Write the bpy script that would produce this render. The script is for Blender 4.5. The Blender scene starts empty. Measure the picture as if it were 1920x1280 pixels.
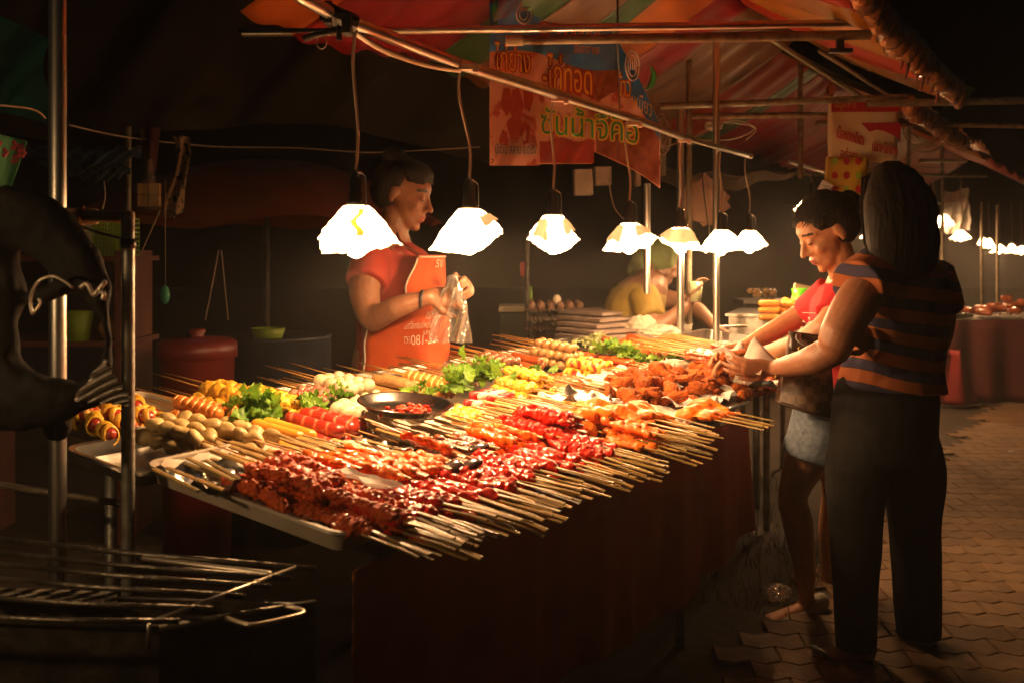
import bpy, bmesh, math, random
import numpy as np
from mathutils import Vector, Matrix, Euler
random.seed(7); rng = np.random.RandomState(7)
S = bpy.context.scene; C = S.collection
R = math.radians
# ---------------------------------------------------------------- camera, world, exposure
FL = 1867.0; CH = 1.31; HY = 468.0; XV = 2150.0
cam = bpy.data.objects.new('camera', bpy.data.cameras.new('camera')); C.objects.link(cam)
cam.location = (0, 0, CH); cam.rotation_euler = (R(90), 0, 0)
cam.data.sensor_width = 36; cam.data.lens = FL/1920*36; cam.data.shift_y = -(640-HY)/1920
cam.data.clip_start = .05; cam.data.clip_end = 600
cam.data.dof.use_dof = True; cam.data.dof.focus_distance = 2.9; cam.data.dof.aperture_fstop = 4.5
S.camera = cam
w = bpy.data.worlds.new('World'); S.world = w; w.use_nodes = True
nt = w.node_tree; sk = nt.nodes.new('ShaderNodeTexSky'); sk.sky_type = 'NISHITA'; sk.sun_disc = False
sk.sun_elevation = R(3); sk.sun_rotation = R(200)
nt.links.new(sk.outputs[0], nt.nodes['Background'].inputs[0]); nt.nodes['Background'].inputs[1].default_value = .0011
sd = bpy.data.lights.new('moonlight', 'SUN'); sd.energy = .004; sd.angle = R(.5); sd.color = (.6, .75, 1)
so = bpy.data.objects.new('moonlight', sd); C.objects.link(so); so.rotation_euler = (R(40), 0, R(200))
S.view_settings.view_transform = 'Standard'; S.view_settings.look = 'None'
S.view_settings.exposure = 1.6; S.view_settings.gamma = 1; S.view_settings.use_curve_mapping = False
S.cycles.use_denoising = True
try: S.cycles.denoiser = 'OPENIMAGEDENOISE'
except Exception: pass
S.cycles.max_bounces = 7; S.cycles.diffuse_bounces = 3; S.cycles.glossy_bounces = 3; S.cycles.transparent_max_bounces = 12
S.cycles.transmission_bounces = 5; S.cycles.volume_bounces = 0; S.cycles.sample_clamp_indirect = 3; S.cycles.sample_clamp_direct = 0
S.cycles.volume_step_rate = 5; S.cycles.volume_max_steps = 32; S.cycles.caustics_reflective = False; S.cycles.caustics_refractive = False
S.cycles.use_light_tree = True
LAMPCOL = (1, .53, .235); LAMPW = 22.0
# ---------------------------------------------------------------- geometry of the place
mV = (XV-960)/FL; nn = math.hypot(mV, 1); DX, DY = mV/nn, 1/nn; PX, PY = -DY, DX
FX, FY = -.302, 1.762; TZ = .77; SL = .12
def W(px, py, Y): return Vector(((px-960)/FL*Y, Y, CH-(py-HY)/FL*Y))
def Wz(px, py, z):
    Y = (CH-z)*FL/(py-HY); return W(px, py, Y)
def aL(px, py, h=0.):
    u = (px-960)/FL; v = (py-HY)/FL; A = u*PX+PY; B = FX*PX+FY*PY
    Y = (CH-TZ-h+SL*B)/(v+SL*A); X = u*Y
    return (X-FX)*DX+(Y-FY)*DY, (X-FX)*PX+(Y-FY)*PY
def tp(a, L, h=0.): return Vector((FX+a*DX+L*PX, FY+a*DY+L*PY, TZ+SL*L+h))
def T(px, py, h=0.): return tp(*aL(px, py, h), h)
TH = math.atan2(PY, PX)
# table frame: x axis = towards the vendor (p), y = -d, z up-ish
def tmat(a, L, h, rz=0., pitch=0., roll=0.):
    return Matrix.Translation(tp(a, L, h)) @ Matrix.Rotation(TH, 4, 'Z') @ Matrix.Rotation(-math.atan(SL), 4, 'Y') @ Matrix.Rotation(rz, 4, 'Z') @ Matrix.Rotation(pitch, 4, 'Y') @ Matrix.Rotation(roll, 4, 'X')
# ---------------------------------------------------------------- materials
MC = {}
def mat(name, c1, c2=None, scale=20, rough=.5, bump=0, bscale=60, metal=0, coat=0, sss=0, transl=0, emit=None, es=0, alpha=1, spec=.5, detail=4, thr=None, wave=None, var=0, gen=False, stretch=None, c3=None, bdet=5, crough=.07):
    if name in MC: return MC[name]
    m = bpy.data.materials.new(name); m.use_nodes = True; n = m.node_tree.nodes; l = m.node_tree.links
    b = n['Principled BSDF']; out = n['Material Output']
    b.inputs['Base Color'].default_value = (*c1, 1); b.inputs['Roughness'].default_value = rough; b.inputs['Metallic'].default_value = metal
    b.inputs['Specular IOR Level'].default_value = spec
    b.inputs['Coat Weight'].default_value = coat; b.inputs['Coat Roughness'].default_value = crough
    if sss:
        b.inputs['Subsurface Weight'].default_value = sss; b.inputs['Subsurface Radius'].default_value = (.012, .004, .002); b.inputs['Subsurface Scale'].default_value = 1
    if alpha < 1: b.inputs['Alpha'].default_value = alpha
    if emit: b.inputs['Emission Color'].default_value = (*emit, 1); b.inputs['Emission Strength'].default_value = es
    tc = n.new('ShaderNodeTexCoord'); oi = n.new('ShaderNodeObjectInfo'); va = n.new('ShaderNodeVectorMath'); va.operation = 'ADD'
    mu = n.new('ShaderNodeMath'); mu.operation = 'MULTIPLY'; mu.inputs[1].default_value = 37; l.new(oi.outputs['Random'], mu.inputs[0])
    l.new(tc.outputs['Object'], va.inputs[0]); l.new(mu.outputs[0], va.inputs[1]); co = va.outputs[0]
    if stretch:
        mp = n.new('ShaderNodeMapping'); mp.inputs['Scale'].default_value = stretch; l.new(co, mp.inputs[0]); co = mp.outputs[0]
    if c2 is not None:
        if wave:
            t = n.new('ShaderNodeTexWave'); t.bands_direction = wave; t.inputs['Scale'].default_value = scale; t.inputs['Distortion'].default_value = 3; t.inputs['Detail'].default_value = 2; t.inputs['Detail Scale'].default_value = 1.5
        else:
            t = n.new('ShaderNodeTexNoise'); t.inputs['Scale'].default_value = scale; t.inputs['Detail'].default_value = detail; t.inputs['Roughness'].default_value = .6
        l.new(co, t.inputs['Vector'])
        cr = n.new('ShaderNodeValToRGB'); e = cr.color_ramp.elements; a, z = thr or (.35, .65)
        e[0].position = a; e[1].position = z; e[0].color = (*c1, 1); e[1].color = (*c2, 1)
        if c3: q = e.new(min(.99, z+.12)); q.color = (*c3, 1)
        l.new(t.outputs['Fac' if not wave else 'Fac'], cr.inputs[0]); col = cr.outputs[0]
        if var:
            hs = n.new('ShaderNodeHueSaturation'); mr = n.new('ShaderNodeMapRange'); mr.inputs[3].default_value = 1-var; mr.inputs[4].default_value = 1+var
            l.new(oi.outputs['Random'], mr.inputs[0]); l.new(mr.outputs[0], hs.inputs['Value']); l.new(col, hs.inputs['Color']); col = hs.outputs[0]
        l.new(col, b.inputs['Base Color'])
    if bump:
        t2 = n.new('ShaderNodeTexNoise'); t2.inputs['Scale'].default_value = bscale; t2.inputs['Detail'].default_value = bdet; l.new(co, t2.inputs['Vector'])
        bp = n.new('ShaderNodeBump'); bp.inputs['Strength'].default_value = bump; bp.inputs['Distance'].default_value = .01; l.new(t2.outputs['Fac'], bp.inputs['Height']); l.new(bp.outputs[0], b.inputs['Normal'])
        if coat: l.new(bp.outputs[0], b.inputs['Coat Normal'])
    if transl:
        tr = n.new('ShaderNodeBsdfTranslucent'); tr.inputs[0].default_value = (*c1, 1); mx = n.new('ShaderNodeMixShader'); mx.inputs[0].default_value = transl
        if c2 is not None: l.new(col, tr.inputs[0])
        l.new(b.outputs[0], mx.inputs[1]); l.new(tr.outputs[0], mx.inputs[2]); l.new(mx.outputs[0], out.inputs[0])
    MC[name] = m; return m
def plastic_film(name, tint=(1, 1, 1), amt=.25, rough=.15, metal=0):
    if name in MC: return MC[name]
    m = bpy.data.materials.new(name); m.use_nodes = True; n = m.node_tree.nodes; l = m.node_tree.links
    b = n['Principled BSDF']; b.inputs['Base Color'].default_value = (*tint, 1); b.inputs['Roughness'].default_value = rough; b.inputs['Metallic'].default_value = metal*.8
    tr = n.new('ShaderNodeBsdfTransparent'); mx = n.new('ShaderNodeMixShader'); mx.inputs[0].default_value = amt
    l.new(tr.outputs[0], mx.inputs[1]); l.new(b.outputs[0], mx.inputs[2]); l.new(mx.outputs[0], n['Material Output'].inputs[0])
    MC[name] = m; return m
steel = mat('stainless_steel', (.62, .6, .57), (.5, .48, .45), 30, .28, .05, 90, metal=1)
pole_steel = mat('polished_pole_steel', (.72, .69, .64), (.55, .52, .47), 12, .34, .03, 40, metal=1, stretch=(1, 1, .2))
galv = mat('galvanised_steel', (.42, .42, .38), (.22, .2, .16), 22, .48, .12, 70, metal=.8)
rust = mat('rusty_pipe', (.16, .07, .03), (.3, .2, .11), 30, .7, .3, 80, metal=.3)
oldpipe = mat('dull_pipe', (.3, .25, .17), (.16, .12, .08), 25, .55, .2, 80, metal=.5)
blackm = mat('sooty_black_metal', (.02, .018, .016), (.06, .05, .04), 18, .5, .4, 50, metal=.5)
greasy = mat('greasy_grill_metal', (.16, .14, .11), (.05, .04, .03), 14, .35, .35, 60, metal=.7)
dull_steel = mat('dull_tray_steel', (.36, .34, .31), (.26, .24, .21), 30, .42, .08, 70, metal=1)
whitep = mat('white_plastic', (.62, .6, .55), (.5, .47, .42), 8, .4, .05, 30)
paper = mat('white_paper', (.75, .72, .68), (.62, .58, .52), 15, .75, .15, 25, transl=.2)
stickm = mat('pale_bamboo_stick', (.52, .28, .07), (.34, .16, .04), 30, .55, .15, 120, stretch=(.15, 1, 1), var=.18)
splitm = mat('split_green_bamboo', (.48, .28, .08), (.22, .16, .05), 18, .4, .2, 90, stretch=(.2, 1, 1), var=.3, c3=(.6, .5, .3))
# ---------------------------------------------------------------- mesh helpers
def lnk(o, parent=None):
    C.objects.link(o)
    if parent is not None: o.parent = parent
    return o
def me(name, V, F, m=None, smooth=True):
    d = bpy.data.meshes.new(name); d.from_pydata([tuple(v) for v in V], [], [tuple(f) for f in F])
    if smooth: d.polygons.foreach_set('use_smooth', [True]*len(d.polygons))
    if m is not None:
        for q in (m if isinstance(m, (list, tuple)) else [m]): d.materials.append(q)
    d.update(); return d
def ob(name, mesh, parent=None, M=None):
    o = bpy.data.objects.new(name, mesh); lnk(o, parent)
    if M is not None: o.matrix_local = M
    return o
def tag(o, label, cat, group=None, kind=None):
    if label: o['label'] = label
    if cat: o['category'] = cat
    if group: o['group'] = group
    if kind: o['kind'] = kind
    return o
def thing(name, label, cat, loc=(0, 0, 0), group=None, M=None):
    o = bpy.data.objects.new(name, None); o.empty_display_size = .05; C.objects.link(o)
    if M is not None: o.matrix_world = M
    else: o.location = loc
    return tag(o, label, cat, group)
def nz(P, f, s=0, oct=5):
    r = np.random.RandomState(s+11); k = r.normal(size=(oct*3, 3)); k /= np.linalg.norm(k, axis=1)[:, None]; sc = f*(1+np.arange(oct*3) % 3*.8)
    return np.sin(P @ (k*sc[:, None]).T + r.rand(oct*3)*6.28).mean(1)*1.6
class MB:
    """collects primitives (world or local coordinates) into one mesh"""
    def __init__(s): s.V = []; s.F = []; s.mi = []
    def add(s, V, F, mi=0):
        b = len(s.V); s.V += [Vector(v) for v in V]; s.F += [tuple(i+b for i in f) for f in F]; s.mi += [mi]*len(F); return s
    def box(s, c, d, M=None, mi=0):
        x, y, z = [q/2 for q in d]; c = Vector(c)
        V = [Vector((i*x, j*y, k*z)) for i in (-1, 1) for j in (-1, 1) for k in (-1, 1)]
        V = [c+(M @ v if M is not None else v) for v in V]
        return s.add(V, [(0, 1, 3, 2), (4, 6, 7, 5), (0, 4, 5, 1), (2, 3, 7, 6), (0, 2, 6, 4), (1, 5, 7, 3)], mi)
    def tube(s, pts, r, seg=10, caps='flat', ref=None, sub=1, closed=False, mi=0):
        P = [Vector(p) for p in pts]; n = len(P)
        rr = r if isinstance(r, (list, tuple)) and len(r) == n and not (n == 2 and False) else [r]*n
        rr = [q if isinstance(q, (list, tuple)) else (q, q) for q in rr]
        if sub > 1:
            P2 = []; R2 = []
            for i in range(n-1):
                p0, p1, p2, p3 = P[max(i-1, 0)], P[i], P[i+1], P[min(i+2, n-1)]
                for k in range(sub):
                    t = k/sub; t2 = t*t; t3 = t2*t
                    P2.append(.5*((2*p1)+(p2-p0)*t+(2*p0-5*p1+4*p2-p3)*t2+(3*p1-3*p2+p3-p0)*t3))
                    R2.append(tuple(rr[i][j]*(1-(3*t2-2*t3))+rr[i+1][j]*(3*t2-2*t3) for j in (0, 1)))
            P2.append(P[-1]); R2.append(rr[-1]); P, rr, n = P2, R2, len(P2)
        rings = []
        t0 = (P[1]-P[0]).normalized()
        rf = Vector(ref) if ref is not None else (Vector((0, 0, 1)) if abs(t0.z) < .9 else Vector((1, 0, 0)))
        if caps == 'round':
            a = P[0]; z = P[-1]; ta = (P[0]-P[1]).normalized(); tz = (P[-1]-P[-2]).normalized()
            pre = [(a+ta*min(rr[0])*math.sin(q), tuple(x*math.cos(q) for x in rr[0])) for q in (1.45, 1.0, .5)]
            post = [(z+tz*min(rr[-1])*math.sin(q), tuple(x*math.cos(q) for x in rr[-1])) for q in (.5, 1.0, 1.45)]
            P = [q[0] for q in pre]+P+[q[0] for q in post]; rr = [q[1] for q in pre]+rr+[q[1] for q in post]; n = len(P)
        V = []; F = []
        prev = rf
        for i in range(n):
            t = (P[min(i+1, n-1)]-P[max(i-1, 0)])
            if closed: t = P[(i+1) % n]-P[i-1]
            t = t.normalized() if t.length > 1e-9 else t0
            u = prev-t*prev.dot(t)
            u = u.normalized() if u.length > 1e-6 else t.orthogonal().normalized()
            if ref is None: prev = u
            v = t.cross(u); ra, rb = rr[i]
            V += [P[i]+u*ra*math.cos(2*math.pi*k/seg)+v*rb*math.sin(2*math.pi*k/seg) for k in range(seg)]
        m_ = n if closed else n-1
        for i in range(m_):
            for k in range(seg): F.append((i*seg+k, i*seg+(k+1) % seg, (i+1) % n*seg+(k+1) % seg, (i+1) % n*seg+k))
        if not closed: F.append(tuple(reversed(range(seg)))); F.append(tuple(range((n-1)*seg, n*seg)))
        return s.add(V, F, mi)
    def ell(s, c, r, M=None, nu=14, nv=9, mi=0):
        V = []; F = []
        for j in range(1, nv):
            th = math.pi*j/nv
            for i in range(nu): V.append((math.sin(th)*math.cos(2*math.pi*i/nu)*r[0], math.sin(th)*math.sin(2*math.pi*i/nu)*r[1], math.cos(th)*r[2]))
        V += [(0, 0, r[2]), (0, 0, -r[2])]; t = len(V)-2
        for j in range(nv-2):
            for i in range(nu): F.append((j*nu+i, (j+1)*nu+i, (j+1)*nu+(i+1) % nu, j*nu+(i+1) % nu))
        for i in range(nu): F.append((t, i, (i+1) % nu)); F.append((t+1, (nv-2)*nu+(i+1) % nu, (nv-2)*nu+i))
        c = Vector(c); return s.add([c+(M @ Vector(v) if M is not None else Vector(v)) for v in V], F, mi)
    def lathe(s, prof, seg=24, c=(0, 0, 0), mi=0, axis='z', closed=False):
        V = []; F = []; c = Vector(c); n = len(prof)
        for (r, z) in prof:
            for k in range(seg):
                q = 2*math.pi*k/seg; V.append(c+Vector((r*math.cos(q), r*math.sin(q), z)))
        for i in range(n if closed else n-1):
            for k in range(seg): F.append((i*seg+k, i*seg+(k+1) % seg, (i+1) % n*seg+(k+1) % seg, (i+1) % n*seg+k))
        return s.add(V, F, mi)
    def grid(s, fn, nu, nv, mi=0):
        V = [fn(i/nu, j/nv) for j in range(nv+1) for i in range(nu+1)]
        return s.add(V, [(j*(nu+1)+i, j*(nu+1)+i+1, (j+1)*(nu+1)+i+1, (j+1)*(nu+1)+i) for j in range(nv) for i in range(nu)], mi)
    def mesh(s, name, m, smooth=True):
        d = me(name, s.V, s.F, m, smooth)
        if any(s.mi): d.polygons.foreach_set('material_index', s.mi)
        return d
    def obj(s, name, m, parent=None, smooth=True, solid=0, origin=True):
        if parent is None and origin and s.V:
            c = Vector((sum(v.x for v in s.V)/len(s.V), sum(v.y for v in s.V)/len(s.V), min(v.z for v in s.V)))
            s.V = [v-c for v in s.V]
        elif parent is not None and origin:
            c0 = Vector((sum(v.x for v in s.V)/len(s.V), sum(v.y for v in s.V)/len(s.V), sum(v.z for v in s.V)/len(s.V))); pl = parent_world(parent)
            s.V = [v-c0 for v in s.V]; c = pl.inverted() @ c0
            R3 = pl.to_3x3().inverted(); s.V = [R3 @ v for v in s.V]
        else: c = Vector()
        o = ob(name, s.mesh(name, m, smooth), parent); o.location = c
        if solid:
            q = o.modifiers.new('thickness', 'SOLIDIFY'); q.thickness = solid; q.offset = 0
        return o
def parent_world(p):
    M = p.matrix_local.copy() if p.rotation_mode else Matrix()
    M = Matrix.LocRotScale(p.location, p.rotation_euler, p.scale)
    while p.parent is not None:
        p = p.parent; M = Matrix.LocRotScale(p.location, p.rotation_euler, p.scale) @ M
    return M
def smooth_by(d, deg=35):
    try: d.set_sharp_from_angle(angle=R(deg))
    except Exception: pass
def pole(name, label, cat, p0, p1, r, m, group=None, seg=14):
    o = MB().tube([p0, p1], r, seg).obj(name, m); smooth_by(o.data, 50); return tag(o, label, cat, group)
def blobmesh(mb, name, voxel, it=4, disp=None, mats=None, mfun=None):
    d0 = me(name, mb.V, mb.F); o = bpy.data.objects.new(name, d0); C.objects.link(o)
    r = o.modifiers.new('r', 'REMESH'); r.mode = 'VOXEL'; r.voxel_size = voxel
    if it: q = o.modifiers.new('s', 'SMOOTH'); q.factor = .5; q.iterations = it
    dg = bpy.context.evaluated_depsgraph_get(); d = bpy.data.meshes.new_from_object(o.evaluated_get(dg))
    bpy.data.objects.remove(o); bpy.data.meshes.remove(d0); d.name = name
    n = len(d.vertices); P = np.empty(n*3); d.vertices.foreach_get('co', P); P = P.reshape(-1, 3)
    if disp is not None:
        N = np.empty(n*3); d.vertices.foreach_get('normal', N); N = N.reshape(-1, 3)
        P = P+N*disp(P)[:, None]; d.vertices.foreach_set('co', P.ravel())
    d.materials.clear()
    for q in mats or []: d.materials.append(q)
    if mfun is not None:
        k = len(d.polygons); cc = np.empty(k*3); d.polygons.foreach_get('center', cc); d.polygons.foreach_set('material_index', mfun(cc.reshape(-1, 3)).astype(np.int32))
    d.polygons.foreach_set('use_smooth', [True]*len(d.polygons)); d.update(); return d
def recentre(d, c):
    n = len(d.vertices); P = np.empty(n*3); d.vertices.foreach_get('co', P); P = P.reshape(-1, 3)-np.array(c); d.vertices.foreach_set('co', P.ravel()); d.update()
# ================================================================ people (built first)
skin = mat('warm_brown_skin', (.46, .22, .11), (.4, .18, .09), 60, .45, .08, 300, sss=.15)
skin_d = mat('tanned_skin', (.3, .135, .07), (.25, .105, .055), 60, .45, .08, 300, sss=.15)
lipm = mat('lips', (.3, .08, .06), rough=.35); browm = mat('eyebrow_hair', (.015, .01, .008), rough=.7)
hairm = mat('black_hair', (.012, .009, .008), (.016, .012, .01), 60, .62, .5, 90, spec=.18, stretch=(1, 1, .08))
eyem = mat('eye', (.5, .46, .42), rough=.15)
def M3(fwd, up=(0, 0, 1)):
    f = Vector(fwd).normalized(); u = Vector(up); u = (u-f*u.dot(f)).normalized(); l = u.cross(f)
    return Matrix((f, l, u)).transposed()
def head(b, c, fwd, up, s=1.):
    """adds skull and face to a blob; returns a function head-local -> world"""
    A = M3(fwd, up); c = Vector(c)
    g = lambda x, y, z: c+A @ (Vector((x, y, z))*s)
    e = lambda p, r, rot=0: b.ell(g(*p), [q*s for q in r], A @ Matrix.Rotation(rot, 3, 'Y'))
    e((-.012, 0, .03), (.098, .076, .088)); e((.028, 0, -.02), (.062, .062, .085)); e((.03, 0, .035), (.064, .064, .055))
    e((.045, 0, -.075), (.042, .045, .034)); e((.073, 0, -.098), (.017, .02, .015))
    b.tube([g(.086, 0, .016), g(.103, 0, -.010), g(.112, 0, -.026)], [.0075*s, .009*s, .0115*s], 10, 'round')
    for y in (-1, 1):
        e((.093, y*.012, -.03), (.0125, .0085, .008)); e((.058, y*.04, -.025), (.026, .02, .022))
        b.tube([g(.084, y*.012, .03), g(.078, y*.034, .034), g(.058, y*.056, .026)], [.006*s, .0075*s, .006*s], 8, 'round')
        e((-.012, y*.077, -.005), (.017, .006, .030), .2); e((-.008, y*.081, -.025), (.009, .006, .011))
        e((.078, y*.032, .006), (.0135, .0145, .0115))
    e((.088, 0, -.054), (.013, .024, .0065)); e((.086, 0, -.068), (.0135, .021, .0075)); e((.075, 0, -.06), (.02, .032, .025))
    return g, A
def hand(b, wrist, fwd, pn, side=1, curl=(.35, .4, .45, .5), thumb=.5, s=1., spread=.06):
    """palm and five fingers; pn = direction the palm faces, side=+1 puts the thumb towards fwd x pn"""
    f = Vector(fwd).normalized(); n = Vector(pn); n = (n-f*n.dot(f)).normalized(); w_ = f.cross(n)*side; q = Vector(wrist)
    b.tube([q-f*.01*s, q+f*.035*s, q+f*.085*s], [(.014*s, .026*s), (.016*s, .037*s), (.012*s, .039*s)], 14, 'round', ref=n)
    for i, (o, ln) in enumerate(((.030, .072), (.0105, .081), (-.010, .076), (-.029, .060))):
        p = q+f*.082*s+w_*o*s; d = (f+w_*spread*(1.5-i)).normalized(); pts = [p-d*.02*s, p]; a = curl[i]; k = 0
        for seg_ in (.45, .31, .24):
            k += a; dd = d*math.cos(k)+n*math.sin(k); p = p+dd*ln*seg_*s; pts.append(p)
        b.tube(pts, [.0085*s, .0088*s, .0082*s, .0076*s, .0066*s], 8, 'round')
    p = q+f*.025*s+w_*.026*s; d1 = (f*.75+w_*.75+n*.35*thumb).normalized(); d2 = (f*.95+w_*.2+n*.7*thumb).normalized(); p1 = p+d1*.034*s; p2 = p1+d2*.03*s; p3 = p2+(d2+n*.2*thumb).normalized()*.022*s
    b.tube([p, p1, p2, p3], [.0125*s, .0115*s, .0098*s, .0082*s], 8, 'round')
def face_mats(g, A, s):
    inv = A.transposed(); c = np.array(g(0, 0, 0)); Ai = np.array(inv)
    def f(P):
        Q = (P-c) @ Ai.T/s; x, y, z = Q.T; r = np.zeros(len(P), int)
        r[(x > .083) & (abs(y) < .021) & (z < -.050) & (z > -.072)] = 1
        r[(x > .055) & (abs(abs(y)-.034) < .02) & (abs(z-(.037-abs(abs(y)-.028)*.25)) < .0045)] = 2
        r[(x > .08) & (abs(abs(y)-.033) < .013) & (abs(z-.002) < .0026)] = 2
        return r
    return f
def body_obj(b, name, root, base, voxel, m, mf=None, disp=None, it=3):
    d = blobmesh(b, name, voxel, it, disp, [m, lipm, browm] if mf else [m], mf); recentre(d, base); return ob(name, d, root)
def cloth_obj(b, name, root, base, voxel, m, amp=.004, fr=22, it=2, fn=None):
    sx = np.array((1, 1, .45))
    d = blobmesh(b, name, voxel, it, fn or (lambda P: nz(P*sx, fr, 3)*amp+nz(P*sx, fr*2.3, 5)*amp*.5), [m]); recentre(d, base); return ob(name, d, root)
def hair_obj(b, root, base, voxel=.006, name='hair'):
    d = blobmesh(b, name, voxel, 3, lambda P: nz(P*np.array((1, 1, .12)), 160, 3)*.0022, [hairm]); recentre(d, base); return ob(name, d, root)
V = Vector
def strands(root, paths, r=.0011, name='hair_strands'):
    b = MB()
    for p in paths: b.tube(p, [r]*(len(p)-1)+[r*.3], 3)
    o = b.obj(name, hairm, root); o['kind'] = 'stuff'; return o
def bun_strands(root, g, A, c, rad, bun, n, seed, front=.5):
    rs = random.Random(seed); P_ = []
    for k in range(n):
        th = rs.uniform(-1.5, 1.5); ph = rs.uniform(.25, 1.05)   # start round the hairline
        d0 = Vector((math.cos(th)*math.cos(ph), math.sin(th)*math.cos(ph), math.sin(ph))).normalized() if abs(th) < 1.5 else Vector((0, 1, 0)); d1 = (Vector(bun)-Vector(c)).normalized(); m_ = rs.uniform(.985, 1.03); pts = []
        for i in range(9):
            t = i/8*rs.uniform(.9, 1.0) if i == 8 else i/8; q = d0.slerp(d1, t); pts.append(g(*(Vector(c)+Vector((q.x*rad[0], q.y*rad[1], q.z*rad[2]))*(m_+rs.uniform(-.004, .006)))))
        P_.append(pts)
    for k in range(n//8):   # flyaways
        th = rs.uniform(-2.8, 2.8); q = Vector((math.cos(th)*.6, math.sin(th)*.6, .8)); p0 = g(*(Vector(c)+Vector((q.x*rad[0], q.y*rad[1], q.z*rad[2])))); P_.append([p0, p0+Vector((rs.uniform(-.02, .02), rs.uniform(-.02, .02), .012)), p0+Vector((rs.uniform(-.05, .05), rs.uniform(-.04, .04), rs.uniform(.0, .03)))])
    return strands(root, P_)
# ---------------------------------------------------------------- customer in the red top (profile, reaching over the table)
base = Wz(1500, 1150, 0.0); base.z = 0
P1 = thing('person', 'woman in red top and denim shorts facing left and reaching over the fried chicken', 'person', base)
b = MB(); Y = 3.47
hc = W(1551, 436, Y); f1 = V((-1, -.10, -.58)); g, A = head(b, hc, f1, (0, 0, 1), 1.03)
b.tube([hc+V((.035, .0, -.06)), W(1585, 520, Y+.02), W(1590, 545, Y+.03)], [.052, .053, .07], 14, 'round')
chest = W(1592, 600, Y+.03); pel = W(1560, 745, Y+.04)
b.tube([W(1590, 535, Y+.03), W(1585, 575, Y+.03), W(1572, 660, Y+.03), pel, W(1560, 790, Y+.04)], [(.07, .13), (.10, .165), (.095, .14), (.11, .16), (.1, .15)], 18, 'round', ref=(1, 0, 0), sub=3)
# near (left) upper arm is hidden behind the other customer; far arm reaches forward
b.tube([W(1580, 560, 3.33), W(1545, 615, 3.30), W(1470, 655, 3.40), W(1400, 668, 3.52)], [.048, .042, .034, .023], 14, 'round', sub=3)
hand(b, W(1400, 668, 3.52), (-.9, .3, -.25), (0, -.2, -1), -1, (.35, .45, .45, .5), .8)
b.tube([W(1560, 560, 3.62), W(1520, 580, 3.68), W(1455, 618, 3.66), W(1398, 648, 3.62)], [.052, .046, .037, .025], 14, 'round', sub=3)
hand(b, W(1398, 648, 3.62), (-1, .1, -.22), (.1, -.5, -.85), -1, (.3, .35, .4, .5), .9)
# legs
b.tube([W(1545, 770, 3.44), W(1517, 850, 3.46), W(1487, 925, 3.5), W(1497, 985, 3.53), W(1508, 1060, 3.56), W(1512, 1115, 3.59), W(1512, 1135, 3.6)], [.085, .077, .052, .053, .04, .028, .03], 16, 'round', sub=3)
b.tube([W(1570, 770, 3.62), W(1572, 850, 3.7), W(1567, 930, 3.78), W(1560, 990, 3.84), W(1558, 1060, 3.9), W(1552, 1100, 3.92)], [.085, .077, .052, .052, .038, .03], 16, 'round', sub=3)
b.tube([W(1517, 1138, 3.6), W(1480, 1150, 3.58), W(1445, 1160, 3.55)], [(.03, .028), (.022, .034), (.014, .034)], 12, 'round', ref=(0, 0, 1), sub=2)
b.tube([W(1556, 1105, 3.94), W(1530, 1110, 3.92), W(1500, 1115, 3.9)], [(.03, .028), (.022, .034), (.014, .034)], 12, 'round', ref=(0, 0, 1), sub=2)
body_obj(b, 'body', P1, base, .0055, skin, face_mats(g, A, 1.03))
b = MB()
b.tube([W(1592, 530, Y+.03), W(1592, 545, Y+.03), W(1587, 585, Y+.03), W(1574, 660, Y+.03), W(1562, 740, Y+.04)], [(.075, .10), (.09, .15), (.118, .178), (.108, .158), (.125, .17)], 20, 'flat', ref=(1, 0, 0), sub=3)
b.tube([W(1578, 555, 3.36), W(1560, 592, 3.31)], [.066, .06], 14, 'flat'); b.tube([W(1562, 552, 3.6), W(1512, 590, 3.67)], [.072, .064], 14, 'flat')
redtop = mat('red_cotton', (.55, .015, .025), (.42, .01, .018), 12, .8, .12, 200)
cloth_obj(b, 'red_top', P1, base, .007, redtop)
b = MB(); b.tube([W(1562, 715, Y+.04), W(1560, 745, Y+.04), W(1556, 790, Y+.04)], [(.118, .165), (.125, .175), (.118, .165)], 20, 'flat', ref=(1, 0, 0), sub=2)
b.tube([W(1545, 765, 3.42), W(1519, 848, 3.455)], [.10, .094], 18, 'flat'); b.tube([W(1572, 765, 3.63), W(1574, 845, 3.7)], [.098, .092], 18, 'flat')
b.tube([W(1523, 834, 3.45), W(1518, 853, 3.455)], [.1, .1], 18, 'flat')
denim = mat('faded_denim', (.2, .24, .3), (.12, .15, .2), 70, .85, .3, 300)
cloth_obj(b, 'denim_shorts', P1, base, .007, denim)
b = MB(); ha = lambda x, y, z: g(x, y, z)
Ah = A
b.ell(g(-.022, 0, .045), (.104, .084, .09), A); b.ell(g(-.045, 0, .01), (.084, .084, .082), A); b.ell(g(-.115, 0, .05), (.045, .045, .045), A); b.ell(g(-.02, 0, .115), (.06, .05, .03), A); b.ell(g(.012, .06, .052), (.045, .02, .024), A); b.ell(g(.012, -.06, .052), (.045, .02, .024), A)
hair_obj(b, P1, base); bun_strands(P1, g, Ah, (-.015, 0, .035), (.112, .09, .098), (-.115, 0, .05), 260, 1)
d = MB()
for k, (x, y, z) in enumerate(((.078, .0325, .003), (.078, -.0325, .003))): d.ell(g(x, y, z), (.0125, .0125, .0125), A)
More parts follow.
